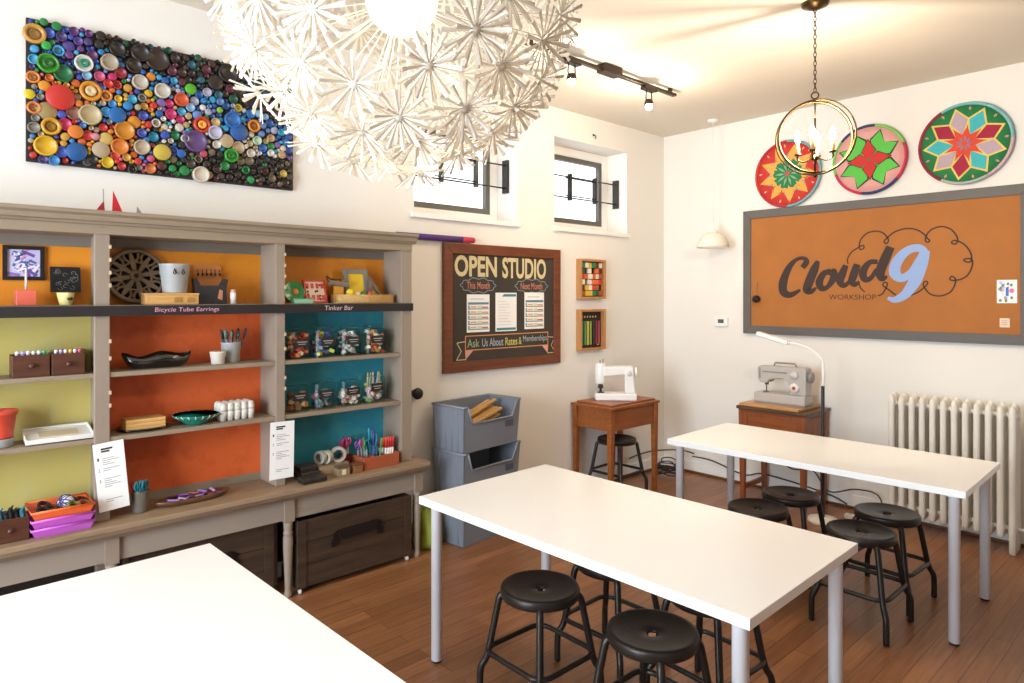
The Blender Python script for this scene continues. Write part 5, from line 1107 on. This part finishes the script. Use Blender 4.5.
m = MB(); m.cyl((-.13, -.005, .145), .016, .022, 12); m.tube([(-.13, -.01, .15), (-.13, -.01, .09)], .005, 8); m.box((-.13, -.02, .09), (.03, .045, .005)); m.build('presser', cm('#5a5654', .3), t)
m = MB(); m.at(.206, 0, .23, ry=R(90)); m.lathe([(0, 0), (.038, 0), (.042, .006), (.042, .026), (.03, .032), (0, .032)], 26); m.build('handwheel', GM2, t)
m = MB(); m.tube([(-.08, .02, .3), (-.07, .02, .325), (.09, .02, .325), (.1, .02, .3)], .007, 8); m.build('carry_handle', GM2, t)

# floor lamp
o = (1.73, 4.97, 0); t = thing('floor_lamp', 'slim floor lamp with black pole, white gooseneck and bar head over the grey sewing machine', 'lamp', o)
MB(o).lathe([(0, 0), (.1, 0), (.105, .01), (.1, .03), (.03, .042), (0, .043)], 30, c=o).build('base', cm('#e4ddd0', .4), t)
MB(o).tube([(1.73, 4.97, .04), (1.73, 4.97, 1.0)], .0125, 12).build('pole', mat('dark_pole', '#33333a', .35, .4), t)
MB(o).tube([(1.73, 4.97, 1.0), (1.73, 4.975, 1.10), (1.715, 4.985, 1.19), (1.62, 4.995, 1.265), (1.52, 5.0, 1.295), (1.45, 5.0, 1.30)], .0085, 10, sub=6).build('gooseneck', TRIMW, t)
m = MB(o); m.at(1.345, 5.0, 1.33, ry=R(14)); m.b6(-.14, .12, -.03, .03, -.016, .016); m.build('lamp_head', TRIMW, t, bev=.006); m = MB(o); m.at(1.345, 5.0, 1.33, ry=R(14)); m.b6(-.12, .07, -.017, .017, -.0195, -.0162); m.build('diffuser', cm('#b5b0a6'), t)
m = MB(o); m.at(1.455, 5.0, 1.302); m.ball((0, 0, 0), .017, 12); m.build('joint', TRIMW, t)

# cables and the coil on the floor
CAB = mat('black_cable', '#2a2a2e', .5)
o = (.27, 5.14, 0); m = MB(); G = random.Random(8)
pts = []
for k in range(70):
    a = k*.62; r_ = .10+.04*math.sin(k*1.3); pts.append((r_*math.cos(a), r_*1.1*math.sin(a), .012+.11*(k/70)+.02*(1+math.sin(k*.9))))
m.tube(pts, .0055, 6, sub=3); tag(m.build('cable_coil', CAB, loc=o), 'tangled coil of black cable on the floor by the corner sewing table', 'cable')
for pts, lb, r_ in [([(.36, 5.40, .17), (.55, 5.435, .155), (.85, 5.44, .09), (1.02, 5.445, .13), (1.3, 5.45, .11), (1.6, 5.45, .07), (1.72, 5.44, .03)], 'black cable sagging along the foot of the back wall behind the old sewing cabinet', .006),
                    ([(1.13, 5.448, .3), (1.28, 5.45, .22), (1.45, 5.45, .24), (1.58, 5.448, .1), (1.78, 5.44, .16), (1.95, 5.43, .15), (2.0, 5.40, .012)], 'black cable looping to the floor left of the radiator', .005),
                    ([(.02, 4.9, .17), (.06, 5.0, .2), (.1, 5.2, .21), (.22, 5.42, .2), (.36, 5.43, .19)], 'black cable running round the room corner above the baseboard', .006)]:
    o = pts[0]; m = MB(o); m.tube(pts, r_, 7, sub=6); tag(m.build('power_cable', CAB, loc=o), lb, 'cable')
o = (1.77, 5.1, 0); t = thing('power_strip', 'small white power strip on the floor near the old sewing cabinet', 'power strip', o)
MB(o).b6(1.80, 1.99, 5.17, 5.22, .002, .035).build('case', cm('#e0d8cc'), t, bev=.005)
m = MB(o)
for k in range(3): m.lathe([(.012, .0352), (.012, .037), (0, .037)], 12, c=(1.835+.06*k, 5.195, 0))
m.build('socket', cm('#b9b0a2'), t)

# ------------------------------------------------------------------ lamps overhead
# big paper-flower pendant
K = (2.60, .772, 2.285)
ch = thing('flower_pendant', 'huge white pendant lamp of paper dandelion flowers around a glowing globe', 'lamp', K)
PET = translucent('paper_petal', '#efe8dc', .3)
fl = MB()
for lay_, (n, tilt, ln, w_) in enumerate([(15, 6, .060, .0085), (11, 34, .056, .008)]):
    for k in range(n):
        a = 2*PI*(k+.5*lay_)/n; ca, sa = math.cos(a), math.sin(a); ct, stl = math.cos(R(tilt)), math.sin(R(tilt))
        prv = None; vs = []
        for q in (0, .3, .65, 1):
            rad_ = .006+ln*q*ct; zz = ln*q*stl-.006*q*q*(1 if lay_ == 0 else 0); ww = w_*(.4+.75*q)/2
            vs += [(rad_*ca-ww*sa, rad_*sa+ww*ca, zz), (rad_*ca+ww*sa, rad_*sa-ww*ca, zz), (rad_*ca, rad_*sa, zz+.0016)]
        f_ = []
        for j in range(3):
            b0 = j*3; b1 = b0+3; f_ += [(b0, b0+1, b1+1, b1), (b0+1, b0+2, b1+2, b1+1), (b0+2, b0, b1, b1+2)]
        f_ += [(0, 2, 1), (9, 10, 11)]
        fl.add(vs, f_)
fl.lathe([(0, -.003), (.012, -.002), (.013, .002), (0, .004)], 12)
f0 = fl.build('paper_flower', PET, ch); N = 105
wires = MB(K); Kv = Vector(K); gap = (Vector((3.79, 0, 1.66))-Kv).normalized()      # the photo shows an open spot before the globe
for k in range(N):
    zc = .96-1.95*((k+.5)/N)**.72; a = k*PI*(3-math.sqrt(5)); rr_ = math.sqrt(1-zc*zc); d = Vector((rr_*math.cos(a), rr_*math.sin(a), zc))
    rd = .343+.014*math.sin(k*2.7)
    if d.dot(gap) > math.cos(R(17)): continue
    f = f0 if k == 0 else f0.copy()
    if k: COL.objects.link(f); f.parent = ch
    f.location = d*rd; f.rotation_mode = 'QUATERNION'; f.rotation_quaternion = d.to_track_quat('Z', 'Y')
    wires.tube([Kv+d*.072, Kv+d*(rd-.002)], .0011, 4)
wires.build('wire', mat('lamp_wire', '#d8d2c4', .4, .5), ch)
GLO = emitter('globe_glow', '#ffeed6', 1.8)
m = MB(K); m.ball(K, .076, 24); m.build('globe', GLO, ch)
m = MB(K); m.tube([(K[0], K[1], K[2]+.07), (K[0], K[1], HC-.03)], .004, 8); m.build('cord', TRIMW, ch); m = MB(K); m.lathe([(.02, -.045), (.05, -.03), (.055, -.001), (0, -.001)], 24, c=(K[0], K[1], HC)); m.build('canopy', TRIMW, ch)

# brass orb pendant
O = (2.275, 3.557, 2.50); orb = thing('orb_pendant', 'brass ring globe pendant with candle bulbs hanging on a chain', 'lamp', O)
def ring(c, r, rx, rz, th, wd):
    m = MB(O); m.M = Matrix.Translation(c) @ Matrix.Rotation(rz, 4, 'Z') @ Matrix.Rotation(R(90), 4, 'X'); m.lathe([(r-th, -wd), (r, -wd), (r, wd), (r-th, wd)], 56, closed=True); return m
ring(O, .2, 0, R(12), .007, .012).build('ring', BRASS, orb); ring(O, .19, 0, R(40), .007, .012).build('ring', BRASS, orb)
m = MB(O); m.lathe([(.0, -.03), (.03, -.03), (.04, -.02), (.065, -.014), (.07, -.001), (0, -.001)], 30, c=(O[0], O[1], HC)); m.build('canopy', BRASS, orb)
m = MB(O); z = O[2]+.238; k = 0
while z < HC-.04:
    m.at(O[0], O[1], z+.012, rz=(k % 2)*PI/2); m.tube([(.007*math.cos(q*PI/6), 0, .015*math.sin(q*PI/6)) for q in range(12)], .0022, 5, closed=True); z += .0235; k += 1
m.build('chain', BRASS, orb)
m = MB(O); m.at(O[0], O[1], O[2]+.222, rz=R(20)); m.tube([(.018*math.cos(q*PI/8), 0, .018*math.sin(q*PI/8)) for q in range(16)], .004, 6, closed=True); m.at(O[0], O[1], O[2]); m.tube([(0, 0, .204), (0, 0, .1)], .004, 8); m.build('hanging_loop', BRASS, orb)
m = MB(O); m.at(*O); m.tube([(0, 0, .1), (0, 0, -.192)], .005, 8); m.lathe([(0, -.125), (.018, -.12), (.022, -.105), (.012, -.095), (0, -.09)], 16); m.lathe([(0, -.216), (.008, -.208), (.012, -.196), (.006, -.19), (0, -.186)], 14); m.build('stem', BRASS, orb)
BULB = emitter('candle_bulb', '#ffdcb0', 200); SLE = mat('candle_sleeve', '#d8b070', .5)
for k in range(4):
    a = R(15)+k*PI/2; x, y = .085*math.cos(a), .085*math.sin(a)
    m = MB(O); m.at(*O); m.tube([(.012*math.cos(a), .012*math.sin(a), -.105), (x*.6, y*.6, -.125), (x, y, -.11), (x, y, -.085)], .0045, 8, sub=4); m.lathe([(.0, -.09), (.016, -.088), (.018, -.08), (0, -.08)], 14, c=(x, y, 0)); A = m.build('arm', BRASS, orb)
    m = MB(O); m.at(*O); m.cyl((x, y, -.0795), .0095, .055, 12); m.build('candle_sleeve', SLE, A)
    m = MB(O); m.at(*O); m.lathe([(.006, -.024), (.012, -.01), (.015, .008), (.011, .025), (.004, .045), (0, .048)], 12, c=(x, y, 0)); m.build('bulb', BULB, A)

# small white pendant in the corner
o = (.665, 5.25, 2.085); t = thing('white_pendant', 'small white dome pendant lamp on a thin cord in the far corner', 'lamp', o)
m = MB(o); m.lathe([(.138, 0), (.137, .02), (.125, .06), (.098, .1), (.06, .125), (.045, .132), (.042, .129), (.058, .12), (.094, .096), (.12, .058), (.132, .018), (.134, .0)], 36, closed=True, c=o); m.build('shade', mat('pendant_white', '#e9e2d2', .4, var=.02), t)
m = MB(o); m.lathe([(.046, .13), (.044, .15), (.018, .165), (.014, .2), (.004, .21), (0, .21)], 20, c=o); m.build('cap', TRIMW, t); m = MB(o); m.tube([(o[0], o[1], o[2]+.2), (o[0], o[1], HC-.02)], .0028, 6); m.build('cord', TRIMW, t); m = MB(o); m.lathe([(.0, -.02), (.045, -.018), (.05, -.001), (0, -.001)], 20, c=(o[0], o[1], HC)); m.build('canopy', TRIMW, t)
m = MB(o); m.ball((o[0], o[1], o[2]+.06), .035, 14, 1.2); m.build('bulb', emitter('soft_bulb', '#fff0d8', 6), t)

# track light
o = (.925, 3.6, HC-.02); t = thing('track_light', 'dark bronze ceiling track with small spot heads near the left wall', 'lamp', o); BRZ = mat('bronze', '#33261c', .4, .5)
MB(o).b6(.907, .943, 2.70, 4.275, HC-.05, HC-.03).build('rail', BRZ, t, bev=.003)
MB(o).b6(.885, .965, 3.42, 3.60, HC-.058, HC-.0005).build('feed_box', BRZ, t, bev=.004)
for y in (2.75, 4.2): MB(o).b6(.915, .935, y, y+.03, HC-.03, HC-.0005).build('mount', BRZ, t)
SPOT = emitter('spot_bulb', '#ffe0b0', 60)
for y in (3.13, 3.95):
    h = MB(o).b6(.9, .95, y-.07, y+.07, HC-.075, HC-.051).build('adaptor', BRZ, t, bev=.003)
    m = MB(o)
    for s_ in (-1, 1): m.tube([(.925, y+s_*.03, HC-.075), (.925, y+s_*.034, HC-.13), (.925, y+s_*.026, HC-.15)], .004, 6)
    m.lathe([(.0, -.135), (.026, -.138), (.03, -.155), (.034, -.175), (.03, -.175), (.024, -.15), (0, -.148)], 20, c=(.925, y, HC)); m.build('spot_head', BRZ, h)
    m = MB(o); m.ball((.925, y, HC-.185), .024, 14, 1.2); m.build('bulb', SPOT, h)
# tiny hook on the wall above the far window
o = (.0, 4.42, 3.05); t = thing('ceiling_hook', 'tiny brass hook on the wall above the far window', 'hook', o); m = MB(o); m.tube([(0, 4.42, 3.06), (.02, 4.42, 3.055), (.03, 4.42, 3.04), (.02, 4.42, 3.025)], .004, 6, sub=3); m.build('hook', BRASS, t)
m = MB(o); m.M = Matrix.Translation((.0005, 4.42, 3.06)) @ Matrix.Rotation(R(90), 4, 'Y'); m.cyl((0, 0, 0), .011, .003, 12); m.build('plate', BRASS, t)

# ------------------------------------------------------------------ light and camera
def light(kind, name, loc, energy, col, size=None, rot=None, sy=None):
    l = bpy.data.lights.new(name, kind); l.energy = energy; l.color = col
    if kind == 'AREA': l.shape = 'RECTANGLE'; l.size = size; l.size_y = sy or size
    elif size: l.shadow_soft_size = size
    o = bpy.data.objects.new(name, l); COL.objects.link(o); o.location = loc
    if rot: o.rotation_euler = rot
    return o
light('AREA', 'daylight_front', (2.3, YF-.3, 1.5), 350, (.74, .87, 1), 2.2, (R(90), 0, 0), 2.7)
light('POINT', 'pendant_glow', (K[0], K[1], K[2]-.13), 2, (1, .85, .62), .05)
light('POINT', 'orb_glow', (O[0], O[1], O[2]), 52, (1, .89, .73), .02)
for y in (3.13, 3.95): light('POINT', 'track_glow', (.925, y, HC-.25), 13, (1, .87, .68), .02)
wd = bpy.data.worlds.new('sky'); bpy.context.scene.world = wd; wd.use_nodes = True
b = wd.node_tree.nodes['Background']; b.inputs['Color'].default_value = (.93, .96, 1, 1); b.inputs['Strength'].default_value = 2.2

sc = bpy.context.scene
F_PX, CX, HY = 664.0, 512.0, 296.0
cam = bpy.data.cameras.new('camera'); co = bpy.data.objects.new('camera', cam); COL.objects.link(co); sc.camera = co
cam.sensor_fit = 'HORIZONTAL'; cam.sensor_width = 36; cam.lens = 36*F_PX/1024; cam.clip_start = .05
cam.shift_y = -(341.5-HY)/1024
co.location = (3.79, 0, 1.66); co.rotation_euler = (R(90), 0, R(47.6))
sc.view_settings.view_transform = 'Standard'; sc.view_settings.look = 'None'; sc.view_settings.exposure = .1; sc.view_settings.gamma = 1; sc.view_settings.use_curve_mapping = False
